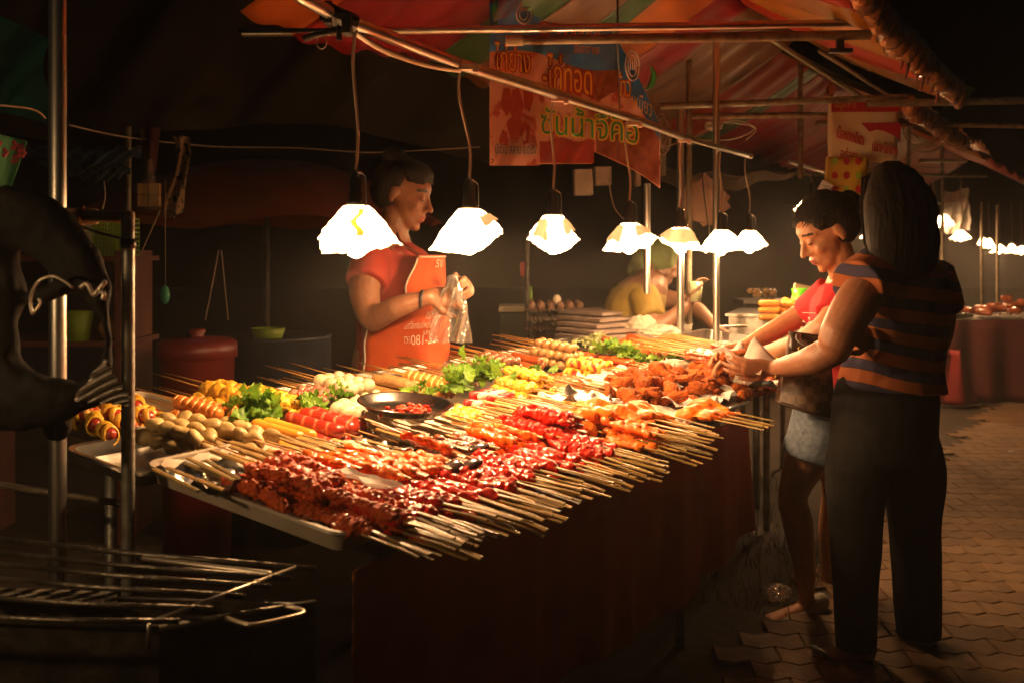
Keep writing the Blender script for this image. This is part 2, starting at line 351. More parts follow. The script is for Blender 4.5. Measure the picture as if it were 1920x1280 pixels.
# eyes are closed lids in the body; lashes come from the face material
b = MB(); b.tube([W(1538, 1128, 3.60), W(1515, 1150, 3.60), W(1480, 1160, 3.575), W(1440, 1167, 3.55)], [(.034, .038), (.044, .045), (.032, .048), (.02, .044)], 14, 'round', ref=(0, 0, 1), sub=3)
shoe = mat('white_perforated_shoe', (.5, .44, .34), (.4, .34, .25), 200, .6, .2, 200)
cloth_obj(b, 'shoe', P1, base, .006, shoe, 0)
b = MB(); b.tube([W(1578, 1092, 3.94), W(1556, 1113, 3.94), W(1530, 1120, 3.92), W(1495, 1122, 3.9)], [(.02, .03), (.034, .036), (.02, .042), (.012, .036)], 14, 'round', ref=(0, 0, 1), sub=3)
cloth_obj(b, 'shoe', P1, base, .006, shoe, 0)
# white printed sun on the red top
def sunprint(root):
    b = MB(); cc = W(1519, 612, 3.36); ex = V((.8, -.5, 0)).normalized(); ez = V((.1, 0, 1)).normalized()
    q = lambda r, t: cc+ex*r*math.cos(t)+ez*r*math.sin(t)
    b.tube([q(.014, k*.52) for k in range(12)], .0016, 5, closed=True); b.tube([q(.007, k*.9) for k in range(7)], .0013, 5, closed=True)
    for k in range(8):
        t = k*math.pi/4+.2; b.tube([q(.02, t), q(.031, t)], [.0016, .0038], 5)
    b.tube([cc+ex*x+ez*.045 for x in (-.03, 0, .04)], .0012, 5); b.tube([cc+ex*x-ez*.05 for x in (-.02, 0, .03)], .003, 5)
    o = b.obj('sun_print', mat('white_print', (.75, .7, .65), rough=.7), root)
sunprint(P1)
# ---------------------------------------------------------------- customer seen from behind
base = Wz(1640, 1238, 0); base.z = 0
P2 = thing('person', 'woman with long black hair seen from behind in striped blouse and black trousers', 'person', base)
b = MB(); hc = W(1668, 400, 3.2); f2 = V((-.3, .9, -.25)); g, A = head(b, hc, f2, (0, 0, 1), 1.0)
lat = V((.93, .36, 0)); Y = 3.2
b.tube([hc+V((.0, 0, -.06)), W(1680, 480, Y), W(1682, 510, Y)], [.052, .055, .08], 14, 'round')
b.tube([W(1684, 490, Y), W(1682, 520, Y), W(1685, 600, Y), W(1675, 690, Y), W(1665, 760, Y), W(1662, 800, Y)], [(.12, .08), (.165, .105), (.16, .115), (.145, .11), (.17, .13), (.16, .12)], 18, 'round', ref=lat, sub=3)
# left arm, bent, holding the paper
b.tube([W(1640, 520, 3.10), W(1605, 570, 3.02), W(1572, 628, 2.98), W(1566, 655, 3.0)], [.062, .066, .057, .046], 18, 'round', sub=3)
b.tube([W(1567, 652, 3.0), W(1530, 672, 3.03), W(1490, 683, 3.1), W(1452, 690, 3.18)], [.048, .046, .036, .026], 16, 'round', sub=3)
hand(b, W(1450, 690, 3.18), (-1, .15, .02), (.1, .75, .55), 1, (.22, .25, .3, .35), .3, 1.02)
# right arm, hand laid on the left elbow
b.tube([W(1752, 520, 3.32), W(1760, 600, 3.38), W(1740, 660, 3.4), W(1680, 650, 3.36), W(1625, 640, 3.16)], [.055, .055, .048, .036, .025], 14, 'round', sub=3)
hand(b, W(1632, 640, 3.12), (-.75, -.45, .3), (-.3, .8, -.3), 1, (.45, .5, .55, .6), .5, 1.0)
b.tube([W(1664, 790, Y), W(1612, 850, 3.16), W(1606, 1000, 3.16), W(1606, 1190, 3.16), W(1622, 1222, 3.16)], [.1, .08, .05, .035, .033], 12, 'round', sub=2); b.tube([W(1664, 790, Y), W(1712, 850, 3.25), W(1716, 1000, 3.29), W(1724, 1170, 3.31), W(1738, 1198, 3.30)], [.1, .08, .05, .035, .033], 12, 'round', sub=2)
# feet
for (h0, h1, t, z) in ((W(1628, 1226, 3.16), W(1580, 1232, 3.17), W(1512, 1228, 3.22), 0), (W(1742, 1200, 3.30), W(1716, 1205, 3.31), W(1684, 1196, 3.36), 0)):
    b.tube([h0+V((0, 0, .05)), h0+V((0, 0, .02)), h1+V((0, 0, .012)), t], [(.03, .03), (.03, .032), (.024, .04), (.012, .042)], 12, 'round', ref=(0, 0, 1), sub=3)
body_obj(b, 'body', P2, base, .0055, skin_d, face_mats(g, A, 1.0))
# blouse with printed stripes
def stripes():
    m = bpy.data.materials.new('striped_blouse_fabric'); m.use_nodes = True; n = m.node_tree.nodes; l = m.node_tree.links; bs = n['Principled BSDF']; bs.inputs['Roughness'].default_value = .85
    tc = n.new('ShaderNodeTexCoord'); mp = n.new('ShaderNodeMapping'); mp.inputs['Rotation'].default_value = (R(0), R(-9), 0); l.new(tc.outputs['Object'], mp.inputs[0])
    wv = n.new('ShaderNodeTexWave'); wv.bands_direction = 'Z'; wv.inputs['Scale'].default_value = 4.4; wv.inputs['Distortion'].default_value = 1.6; wv.inputs['Detail'].default_value = 1; wv.inputs['Detail Scale'].default_value = 1.2; l.new(mp.outputs[0], wv.inputs['Vector'])
    cr = n.new('ShaderNodeValToRGB'); cr.color_ramp.interpolation = 'CONSTANT'; e = cr.color_ramp.elements; e[0].position = 0; e[0].color = (.028, .026, .07, 1); e[1].position = .36; e[1].color = (.012, .01, .012, 1); q = e.new(.46); q.color = (.32, .085, .02, 1)
    l.new(wv.outputs['Fac'], cr.inputs[0]); l.new(cr.outputs[0], bs.inputs['Base Color']); return m
b = MB()
b.tube([W(1686, 474, Y), W(1684, 488, Y), W(1683, 520, Y), W(1686, 600, Y), W(1676, 680, Y), W(1672, 728, Y)], [(.07, .065), (.135, .09), (.183, .125), (.176, .135), (.172, .14), (.186, .155)], 22, 'flat', ref=lat, sub=4)
b.tube([W(1648, 505, 3.12), W(1606, 538, 3.03)], [.082, .086], 18, 'flat'); b.tube([W(1748, 508, 3.3), W(1762, 575, 3.36)], [.075, .08], 18, 'flat')
cloth_obj(b, 'striped_blouse', P2, base, .0075, stripes(), .006, 16)
b = MB(); blackt = mat('black_trouser_fabric', (.008, .0075, .0075), (.012, .011, .011), 30, .9, .2, 250, spec=.12)
b.tube([W(1668, 705, Y), W(1664, 750, Y), W(1660, 820, Y), W(1660, 860, Y)], [(.165, .13), (.183, .145), (.183, .14), (.17, .13)], 22, 'flat', ref=lat, sub=3)
b.tube([W(1628, 780, 3.17), W(1609, 880, 3.16), W(1606, 1000, 3.16), W(1604, 1100, 3.16), W(1606, 1212, 3.16)], [.085, .1, .083, .074, .066], 18, 'flat', sub=3)
b.tube([W(1698, 780, 3.22), W(1712, 880, 3.25), W(1716, 1000, 3.29), W(1720, 1100, 3.31), W(1724, 1190, 3.31)], [.085, .1, .082, .075, .068], 18, 'flat', sub=3)
cloth_obj(b, 'black_trousers', P2, base, .0085, blackt, .011, 11)
b = MB(); b.ell(g(-.03, 0, .035), (.118, .098, .105), A); b.ell(g(-.065, 0, -.01), (.1, .105, .12), A)
b.tube([W(1680, 340, 3.14), W(1684, 400, 3.10), W(1690, 450, 3.08), W(1692, 485, 3.08), W(1696, 515, 3.09)], [(.09, .06), (.12, .075), (.125, .07), (.11, .055), (.05, .03)], 20, 'round', ref=lat, sub=3)
hair_obj(b, P2, base, .007)
def long_strands():
    rs = random.Random(5); P_ = []; top = W(1672, 305, 3.2); cx = [W(1672, 340, 3.18), W(1682, 400, 3.14), W(1690, 450, 3.11), W(1693, 490, 3.1), W(1696, 522, 3.1)]; rx = [.092, .12, .128, .115, .075]; ry = [.085, .092, .08, .065, .04]; bk = V((.36, -.93, 0))
    for k in range(620):
        ph = rs.uniform(-1.75, 1.75) if k % 6 else rs.uniform(-3.1, 3.1); m_ = rs.uniform(.97, 1.05); n_ = rs.choice((4, 5, 5)); pts = [top+V((rs.uniform(-.022, .022), rs.uniform(-.02, .02), rs.uniform(-.004, .004)))]; dr = rs.uniform(-.1, .1)
        for i in range(n_):
            q = ph*(1-.06*i)+dr*i*.25; pts.append(cx[i]+(lat*math.sin(q)*rx[i]+bk*math.cos(q)*ry[i])*m_+V((0, 0, rs.uniform(-.012, .012))))
        P_.append([pts[0]]+[a_.lerp(b_, t) for a_, b_ in zip(pts[:-1], pts[1:]) for t in (.5, 1.)])
    strands(P2, P_, .0012)
long_strands()
sand = mat('black_sandal_strap', (.012, .01, .01), rough=.3, coat=.5); solem = mat('sandal_sole', (.05, .03, .02), rough=.7); gem = mat('sandal_stud', (.8, .75, .7), rough=.15, metal=1)
for (h0, h1, t) in ((W(1630, 1238, 3.15), W(1580, 1244, 3.16), W(1506, 1236, 3.21)), (W(1748, 1210, 3.29), W(1716, 1214, 3.31), W(1680, 1203, 3.37))):
    b = MB(); b.tube([h0, h1, t], [(.009, .034), (.009, .042), (.008, .038)], 16, 'round', ref=(0, 0, 1), sub=3); so_ = b.obj('sandal_sole', solem, P2)
    mid = t.lerp(h1, .42); b = MB(); sd_ = V((.15, -1, 0)).normalized()
    b.tube([mid+sd_*.046+V((.03, 0, .0)), mid+sd_*.03+V((.008, 0, .035)), mid+V((-.022, 0, .046)), mid-sd_*.03+V((.005, 0, .035)), mid-sd_*.046+V((.03, 0, 0))], [(.004, .011)]*5, 8, 'flat', ref=(0, 0, 1), sub=4)
    st = b.obj('sandal_strap', sand, P2); b = MB()
    for k in range(4): b.ell(mid+V((-.016+.004*k, -.012-.008*k, .045-.0035*k)), (.0035, .0035, .003))
    b.obj('stud_row', gem, st)
# gold watch
b = MB(); wc = W(1458, 690, 3.175); ax = V((-1, .2, .05)).normalized(); u = ax.orthogonal().normalized(); v = ax.cross(u)
gold = mat('gold_metal', (.75, .48, .14), rough=.25, metal=1)
for j in (-1, 0, 1):
    for k in range(18):
        q = 2*math.pi*k/18+j*.17; b.ell(wc+ax*j*.0055+(u*math.cos(q)+v*math.sin(q))*.031, (.0045, .0045, .0045), nu=6, nv=4)
b.obj('gold_watch', gold, P2)
b = MB(); b.tube([W(1612, 632, 3.08)+V((.0085*math.cos(k), 0, .0085*math.sin(k))) for k in np.arange(0, 6.28, .7)], .0015, 5, closed=True); b.obj('ring', gold, P2)
# ---------------------------------------------------------------- vendor behind the stall
base = W(735, 1300, 3.75); base.z = 0
P3 = thing('person', 'woman vendor in red shirt and orange apron opening a clear plastic bag behind the stall', 'person', base)
b = MB(); Y = 3.75; hc = W(757, 366, Y); f3 = V((1, -.26, -.3)); s3 = 1.06; g, A = head(b, hc, f3, (0, 0, 1), s3)
b.tube([hc+V((-.03, .0, -.07)), W(738, 440, Y), W(732, 465, Y)], [.055, .056, .08], 14, 'round')
la = V((.25, .97, 0))
b.tube([W(732, 455, Y), W(733, 480, Y), W(740, 545, Y), W(742, 620, Y), W(738, 700, Y), W(735, 780, Y)], [(.13, .07), (.18, .11), (.17, .135), (.155, .14), (.18, .16), (.17, .15)], 18, 'round', ref=la, sub=3)
b.tube([W(735, 780, Y), W(735, 1000, Y), W(735, 1118, Y)], [.13, .09, .05], 14, 'round'); 
b.tube([W(693, 490, 3.58), W(683, 545, 3.52), W(692, 588, 3.48), W(700, 600, 3.47)], [.06, .056, .046, .042], 16, 'round', sub=3)
b.tube([W(700, 600, 3.47), W(740, 578, 3.42), W(800, 558, 3.42)], [.043, .04, .026], 14, 'round', sub=3)
hand(b, W(802, 557, 3.42), (.95, .2, -.02), (-.1, .7, -.3), -1, (.5, .55, .6, .65), .6, 1.05)
b.tube([W(760, 490, 3.93), W(790, 560, 3.9), W(835, 560, 3.75), W(862, 545, 3.62)], [.055, .045, .036, .025], 14, 'round', sub=3)
hand(b, W(858, 540, 3.60), (.45, -.75, .15), (-.8, -.1, -.5), -1, (.5, .6, .7, .75), .6, 1.0)
body_obj(b, 'body', P3, base, .006, skin_d, face_mats(g, A, s3))
b = MB(); shirt = mat('brick_red_shirt', (.36, .03, .015), (.28, .022, .012), 10, .85, .12, 200)
b.tube([W(735, 452, Y), W(734, 470, Y), W(738, 500, Y), W(743, 560, Y), W(745, 640, Y), W(740, 730, Y)], [(.08, .075), (.16, .11), (.19, .135), (.18, .15), (.17, .155), (.195, .175)], 22, 'flat', ref=la, sub=4)
b.tube([W(700, 474, 3.62), W(686, 532, 3.53)], [.074, .076], 18, 'flat'); b.tube([W(755, 480, 3.88), W(780, 535, 3.92)], [.07, .068], 18, 'flat')
cloth_obj(b, 'red_shirt', P3, base, .0075, shirt, .005, 18)
b = MB(); b.ell(g(-.03, 0, .04), (.104, .086, .09), A); b.ell(g(-.05, 0, .0), (.082, .087, .075), A); b.ell(g(-.07, 0, .115), (.05, .05, .045), A); b.ell(g(.012, 0, .085), (.082, .074, .05), A); b.ell(g(.035, .03, .07), (.05, .04, .03), A); b.ell(g(.035, -.03, .07), (.05, .04, .03), A)
hair_obj(b, P3, base); bun_strands(P3, g, A, (-.012, 0, .035), (.11, .09, .1), (-.07, 0, .13), 200, 2)
# apron: follows the front of the torso
apm = mat('orange_apron_cloth', (.6, .085, .007), (.46, .058, .005), 7, .8, .35, 25)
def apron(u, v):     # u across (0 near side .. 1 far side), v 0 top .. 1 bottom
    z0, z1 = W(0, 478, 3.75).z, W(0, 740, 3.75).z; z = z0+(z1-z0)*v
    cx = W(742, 0, 3.75).x+.005; half = .72+.28*min(1, v/.22) if v < .3 else 1.0+min(1, (v-.3)/.2)*.75
    t = (u-.5)*2*half-.28; r1 = .182+.005*math.sin(v*9+u*5)+.02*v; r2 = .21
    return V((cx+math.cos(t)*r1+.012*math.sin(v*8+u*19)*max(0, v-.35)+.007*math.sin(v*6-u*31)*max(0, v-.25)+.003*math.sin(v*29-u*21), 3.73+math.sin(t)*r2*1.0, z))
b = MB(); b.grid(apron, 30, 40); ap = b.obj('orange_apron', apm, P3, solid=.004)
trim = mat('cream_piping', (.6, .52, .42), rough=.7)
for pts in ([apron(0, .02+k*.028)+V((.0, -.004, 0)) for k in range(11)], [apron(0, .3+k*.03) + V((0, -.004, 0)) for k in range(24)], [apron(k/12, .012)+V((.004, -.003, 0)) for k in range(13)]):
    b = MB(); b.tube(pts, .0035, 6); b.obj('piping', trim, ap)
b = MB(); b.tube([apron(.12, .02), W(752, 455, 3.62), W(744, 437, 3.7), W(732, 436, 3.78)], .007, 8, sub=4); b.obj('neck_strap', mat('strap_dark_red', (.15, .02, .015), rough=.8), ap)
b = MB(); wc = W(790, 561, 3.42)
b.tube([wc+V((.004*math.sin(q), .029*math.cos(q), .029*math.sin(q))) for q in np.arange(0, 6.2, .45)], (.006, .006), 6, closed=True); b.obj('wrist_band', mat('dark_band', (.02, .02, .025), rough=.4), P3)
# ---------------------------------------------------------------- far vendor bending over
base = W(1205, 1000, 5.0); base.z = 0
P4 = thing('person', 'far vendor in yellow shirt and green head scarf bending over with a cup in hand', 'person', base)
b = MB(); Y = 4.95; hc = W(1236, 492, Y); g, A = head(b, hc, (1, -.3, -.5), (0, 0, 1), 1.0)
b.tube([hc+V((-.04, 0, -.05)), W(1208, 535, Y)], [.055, .06], 12, 'round')
b.tube([W(1215, 540, Y), W(1195, 570, Y), W(1180, 640, Y), W(1178, 720, Y)], [(.15, .1), (.19, .14), (.18, .15), (.18, .15)], 16, 'round', ref=(.3, .95, 0), sub=3)
b.tube([W(1178, 720, Y), W(1180, 940, Y)], [.13, .08], 12, 'round')
b.tube([W(1205, 560, 4.75), W(1228, 610, 4.65), W(1265, 595, 4.65), W(1293, 565, 4.68)], [.055, .048, .042, .026], 14, 'round', sub=3)
hand(b, W(1292, 566, 4.68), (.3, .1, 1), (.7, -.1, -.1), -1, (.5, .55, .6, .6), .8, 1.0)
b.tube([W(1225, 560, 5.1), W(1290, 570, 5.0), W(1340, 610, 4.85)], [.055, .045, .027], 14, 'round', sub=3)
hand(b, W(1338, 608, 4.85), (.8, -.2, -.5), (0, 0, -1), 1, (.3, .4, .4, .5), .6, 1.0)
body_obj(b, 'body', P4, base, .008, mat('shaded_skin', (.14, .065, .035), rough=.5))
b = MB(); b.tube([W(1215, 530, Y), W(1207, 550, Y), W(1193, 580, Y), W(1182, 650, Y), W(1180, 700, Y)], [(.11, .08), (.19, .12), (.205, .16), (.2, .165), (.2, .165)], 20, 'flat', ref=(.3, .95, 0), sub=3)
b.tube([W(1205, 552, 4.78), W(1222, 600, 4.67)], [.075, .07], 14, 'flat')
cloth_obj(b, 'yellow_shirt', P4, base, .01, mat('yellow_cloth', (.17, .11, .01), (.12, .08, .008), 10, .8, .1, 80), .008, 18)  # the far vendor's dimness is put into this shirt colour and the skin colour
b = MB(); b.ell(g(-.02, 0, .035), (.112, .1, .098), A); b.ell(g(-.07, 0, -.02), (.07, .085, .07), A); b.ell(g(-.11, .02, -.08), (.03, .04, .05), A)
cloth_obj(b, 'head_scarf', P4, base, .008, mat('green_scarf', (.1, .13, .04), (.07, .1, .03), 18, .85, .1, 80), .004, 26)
# ================================================================ ground and pavement
def struct(o): o['kind'] = 'structure'; return o
b = MB(); b.grid(lambda u, v: V((-150+300*u, -20+300*v, 0)), 6, 6)
struct(b.obj('ground', mat('trodden_dirt', (.035, .024, .015), (.06, .042, .026), 3, .95, .4, 20), origin=False))
def cperp(x, y): return mV*y-x
b = MB(); zb = .006
b.add([(cperp(0, 0)+mV*2-1.2, 2, zb), (12, 2, zb), (20, 24, zb), (mV*24-1.2, 24, zb)], [(0, 1, 2, 3)])
pave = struct(b.obj('pavement', mat('sandy_joint_fill', (.05, .036, .024), (.09, .065, .04), 12, .95, .3, 60), origin=False))
pavm = mat('worn_concrete_paver', (.2, .115, .052), (.13, .072, .034), 9, .85, .35, 70, var=.14)
LX, LY = .205, .12
def wave_(t): return .013*(abs((t*4) % 2-1)*2-1)
def paver_mesh():
    n = 8; top = []; ga = .0018; ins = .0035
    def outline(i):
        o = []
        for k in range(n+1): t = k/n; o.append((-LX/2+i+(LX-2*i)*t, -LY/2+i+wave_(t)))
        for k in range(n+1): t = 1-k/n; o.append((-LX/2+i+(LX-2*i)*t, LY/2-i+wave_(t)))
        return o
    A_, B_ = outline(ga), outline(ga+ins); m = len(A_)
    Vv = [(x, y, 0) for x, y in A_]+[(x, y, .026) for x, y in A_]+[(x, y, .031) for x, y in B_]
    F = [(k, (k+1) % m, m+(k+1) % m, m+k) for k in range(m)]+[(m+k, m+(k+1) % m, 2*m+(k+1) % m, 2*m+k) for k in range(m)]+[tuple(range(2*m, 3*m))]
    return Vv, F
pv, pf = paver_mesh(); pmesh = me('paver', pv, pf, pavm, False)
cells = []; rot = R(-4)
for j in range(0, 90):
    y = 2.4+j*LY
    for i in range(-5, 50):
        x = -.6+i*LX+(.5*LX if j % 2 else 0)
        X = x*math.cos(rot)-y*math.sin(rot); Yy = x*math.sin(rot)+y*math.cos(rot)
        if cperp(X, Yy) > 1.30 or Yy < 2.4: continue
        if X/Yy > .68 or X/Yy < .12: continue
        cells.append((Yy, X))
cells.sort(); rest = MB()
cells = [c for c in cells if c[0] < 14]
for k, (Yy, X) in enumerate(cells):
    dz = random.uniform(-.0008, .0008); M = Matrix.Translation((X, Yy, -.018+dz)) @ Matrix.Rotation(rot+random.uniform(-.012, .012), 4, 'Z') @ Matrix.Rotation(random.uniform(-.003, .003), 4, 'X')
    if k < 300: ob('paver', pmesh, pave, M)
    else: rest.add([M @ Vector(v) for v in pv], pf)
if rest.V: o = rest.obj('far_pavers', pavm, pave, smooth=False); o['kind'] = 'stuff'
# grass by the stall leg
b = MB()
for k in range(2600):
    a_ = random.uniform(2.15, 4.6); l_ = random.uniform(-.15, 1.2); x = FX+a_*DX+l_*PX; y = FY+a_*DY+l_*PY
    if nz(np.array([[x, y, 0]]), 5, 4)[0] < -.1: continue
    h = random.uniform(.02, .075); t = random.uniform(0, 6.28); q = V((math.cos(t), math.sin(t), 0)); s_ = V((-q.y, q.x, 0))*.0022; p0 = V((x, y, 0)); e = q*h*random.uniform(.2, .8)
    b.add([p0-s_, p0+s_, p0+e*.5+V((0, 0, h*.7))+s_*.6, p0+e*.5+V((0, 0, h*.7))-s_*.6, p0+e+V((0, 0, h))], [(0, 1, 2, 3), (3, 2, 4)])
tag(b.obj('grass', mat('dry_grass', (.09, .085, .02), (.15, .11, .04), 4, .8), smooth=False), 'thin patch of dry grass beside the stall leg', 'grass', kind='stuff')
# ================================================================ tents
def tent(nm, label, t0, t1, c0, c1, z0, rise, bands, ripple=.012, glossy=None):
    """gable canopy: bands = list of (t_end, material of street slope, material of back slope)"""
    root = thing('striped_canopy', label, 'canopy', (0, 0, 0))
    cm = (c0+c1)/2; t = t0
    def pt(t, c):  # t along d, c perpendicular offset measured along image X
        # X = -c + mV*Y ; t = DX*X+DY*Y
        Y_ = (t+DX*c)/(DX*mV+DY); return -c+mV*Y_, Y_
    ctr = pt((t0+t1)/2, cm); root.location = (ctr[0], ctr[1], 0)
    for (te, ms, mb_) in bands:
        for side, m in ((0, ms), (1, mb_)):
            if m is None: continue
            def fn(u, v, side=side, ta=t, tb=te):
                tt = ta+(tb-ta)*u; c = (c0+(cm-c0)*v) if side == 0 else (c1+(cm-c1)*v); X, Y_ = pt(tt, c)
                z = z0+rise*v+math.sin(tt*31+v*3+side)*ripple*(1-v*.6)+math.sin(tt*7)*.02-.03*math.sin(math.pi*v)
                return V((X, Y_, z))
            g_ = MB(); g_.grid(fn, max(6, int((te-t)*46)), 14); g_.obj('canopy_panel', m, root, solid=.002)
        t = te
    return root, pt
cy = lambda n, c, c2, r=.45, tl=.12: mat(n, c, c2, 4, r, .12, 25, transl=tl)
orange = cy('orange_canvas', (.62, .17, .025), (.5, .13, .02)); dred = cy('crimson_canvas', (.34, .012, .02), (.26, .01, .016)); green = cy('green_canvas', (.03, .10, .02), (.02, .07, .015))
yel = cy('yellow_canvas', (.7, .33, .035), (.58, .25, .03), .35); redc = cy('red_canvas', (.6, .05, .02), (.48, .035, .015)); brown = cy('dull_brown_canvas', (.2, .09, .035), (.15, .06, .03))
shiny = mat('glossy_gold_sheet', (.7, .34, .12), (.6, .24, .07), 6, .24, .35, 22, coat=.5)
tent('a', 'striped canopy over the main stall, its shiny gathered edge at the top right', 2.08, 5.1, .85, 2.72, 2.0, .42,
     [(2.3, yel, orange), (3.0, redc, dred), (3.22, yel, green), (3.5, yel, brown), (3.72, yel, green), (4.06, yel, orange), (4.36, redc, dred), (5.1, shiny, brown)])
tent('b', 'second striped canopy behind, with red and green gable bands', 5.18, 7.95, 1.12, 3.0, 2.02, .42,
     [(5.4, yel, redc), (6.1, yel, redc), (6.45, yel, green), (6.8, orange, dred), (7.95, shiny, dred)])
tent('c', 'third dark red canopy further along the row of stalls', 8.05, 11.2, 1.3, 3.2, 2.05, .42, [(9, orange, dred), (9.8, redc, dred), (11.2, redc, brown)])
tent('d', 'farthest dark red canopy above the small row of lamps', 11.3, 15, 1.4, 3.4, 2.1, .5, [(13, redc, dred), (15, dred, dred)])
# rolled glossy valance along the street eave
def roll(nm, label, pts, r, m, amp=.35, n=90):
    P = [V(p) for p in pts]; b = MB(); path = []; rad = []
    L_ = len(P)-1
    for k in range(n+1):
        t = k/n*L_; i = min(int(t), L_-1); q = P[i].lerp(P[i+1], t-i); path.append(q+V((0, 0, .012*math.sin(k*.9)+.008*math.sin(k*2.3)))); e = 1+amp*math.sin(k*1.3)+amp*.6*math.sin(k*.53+1); rad.append((r*e, r*(.8+.2*math.cos(k*1.1))))
    b.tube(path, rad, 14, 'round'); o = b.obj(nm, m); return tag(o, label, 'canopy edge')
sh2 = mat('crinkled_shiny_sheet', (.7, .33, .12), (.5, .18, .06), 10, .25, .9, 45, coat=.8, metal=.4)
roll('rolled_canopy_edge', 'crinkled shiny canopy edge rolled along the street side above the two customers', [W(1590, -60, 2.75), W(1655, 45, 3.12), W(1725, 110, 3.7), W(1800, 182, 4.53)], .048, sh2, .2)
roll('rolled_canopy_edge', 'second rolled canopy edge, lower and farther down the row', [W(1706, 205, 4.72), W(1765, 240, 5.3), W(1806, 272, 5.9)], .04, sh2, .2)
fr_ = thing('cord_fringe', 'dark gathered fringe hanging under the rolled canopy edge', 'fringe', W(1735, 160, 3.9)); frm = mat('dark_fringe', (.16, .04, .015), rough=.6)
for k in range(8):
    b = MB(); q = W(1688+k*9.5, 95+k*8.5, 3.45+k*.085); h = .05+.018*math.sin(k*2.1)
    b.tube([q, q+V((.012, .005, -h*.5)), q+V((.004, .01, -h*1.3))], [.012, .009, .003], 6, sub=2); b.obj('tassel', frm, fr_)
b = MB(); c0 = W(1812, 172, 4.5)
b.grid(lambda u, v: c0+V(((u-.5)*.1, 0, (v-.5)*.055*math.sin(math.pi*min(1, u+.08))+.02*(u-.5))), 10, 4); tag(b.obj('green_ribbon', mat('green_ribbon', (.16, .3, .04), rough=.4), solid=.002), 'small green ribbon end at the tip of the canopy edge', 'ribbon')
# cross bars of the frames
PG = None
pole('cross_bar', 'thin polished bar crossing just under the main canopy, topmost', 'bar', W(455, 64, 3.2), W(1625, 43, 3.1), .0125, pole_steel)
pole('cross_bar', 'thick dull bar under the thin polished bar, its left end wrapped in tape', 'bar', W(972, 76, 3.12), W(1632, 66, 3.08), .0155, oldpipe)
o = pole('tape_wrap', 'pale tape wrapped round the end of the dull cross bar', 'tape', W(948, 77, 3.12), W(980, 76, 3.12), .0175, mat('masking_tape', (.55, .4, .25), rough=.7))
pole('cross_bar', 'grey pipe crossing behind the banner level with the canopy tip', 'bar', W(1238, 200, 4.66), W(1700, 183, 4.6), .016, oldpipe)
pole('cross_bar', 'grey pipe reaching out to the right edge above the street', 'bar', W(1625, 195, 4.55), W(1990, 188, 4.5), .016, oldpipe)
pole('cross_bar', 'darker double pipe just below the grey pipe', 'bar', W(1290, 219, 5.2), W(1740, 214, 5.15), .016, rust)
pole('cross_bar', 'long dark pipe crossing above the black haired woman', 'bar', W(1530, 231, 5.3), W(1990, 238, 5.2), .012, rust)
pole('cross_bar', 'bright thin tube beyond the head of the black haired woman', 'bar', W(1725, 302, 7.5), W(1812, 302, 7.5), .014, pole_steel)
pole('cross_bar', 'dull tube under the bright thin tube in the distance', 'bar', W(1420, 326, 7.6), W(1850, 330, 7.7), .014, oldpipe)
pole('cross_bar', 'sloping frame tube under the red and green canopy bands', 'bar', W(1440, 70, 4.9), W(1660, 212, 5.1), .013, oldpipe)
pole('cross_bar', 'second sloping frame tube right of the first one', 'bar', W(1535, 95, 4.95), W(1700, 200, 5.0), .011, oldpipe)
b = MB(); c0 = W(1575, 78, 3.08); b.box(c0+V((0, 0, -.012)), (.02, .02, .03)).box(c0+V((0, 0, -.03)), (.07, .03, .012)); tag(b.obj('pipe_clamp', blackm, smooth=False), 'small black clamp under the right end of the thick cross bar', 'clamp')
# the long lamp rail running away from the camera
NS = .84
rail = [(560, -8, 2.62), (628, 30, 2.78), (865, 122, 3.29), (1045, 178, 3.83), (1185, 222, 4.44), (1282, 258, 4.95), (1408, 294, 5.9)]
for (i, j, r, lab, m) in ((0, 1, .016, 'bright end of the lamp rail at the top left', pole_steel), (1, 3, .0165, 'near length of the long lamp rail', pole_steel), (3, 5, .015, 'middle length of the long lamp rail', pole_steel), (5, 6, .012, 'far length of the long lamp rail', pole_steel)):
    b = MB(); b.tube([W(rail[k][0], rail[k][1], rail[k][2]*NS) for k in range(i, j+1)], r, 14, 'round'); tag(b.obj('lamp_rail', m), 'polished tube forming the '+lab, 'rail', 'tubes of the lamp rail')
b = MB(); b.tube([W(1480, 303, 6.3), W(1540, 322, 7.0), W(1600, 342, 7.9)], .013, 10, 'round'); tag(b.obj('lamp_rail', pole_steel), 'distant polished lamp rail beyond the last near lamp', 'rail')
b = MB(); b.tube([W(660, 57, 2.86*NS), W(720, 95, 2.95*NS), W(800, 122, 3.15*NS), W(862, 132, 3.28*NS)], .008, 8, sub=4); tag(b.obj('white_flex', mat('pale_flex', (.5, .36, .24), rough=.5)), 'pale flex sagging under the near length of the rail', 'cable')
def bracket(px, py, Y_, lab, m=blackm, s=1.):
    Y_ *= NS; b = MB(); c = W(px, py, Y_); b.tube([c+V((-.03, -.02, .014))*s, c+V((.03, .03, -.006))*s], .024*s, 12); b.box(c+V((-.022, 0, .01))*s, (.02*s, .06*s, .05*s)).box(c+V((.02, 0, -.014))*s, (.02*s, .05*s, .045*s)).tube([c+V((0, 0, -.015))*s, c+V((.0, 0, -.05))*s], .007*s, 8)
    o = b.obj('rail_bracket', m, smooth=False); return tag(o, lab, 'bracket')
bracket(636, 36, 2.78, 'black joint at the near end of the lamp rail')
b = MB(); q = W(632, 58, 2.8*NS); b.tube([W(450, 58, 2.75), q], .006, 6).tube([q, q+V((-.05, 0, -.01)), q+V((-.08, 0, -.02))], .008, 6); tag(b.obj('thin_wire', blackm), 'thin dark wire from the rail joint towards the left', 'wire')
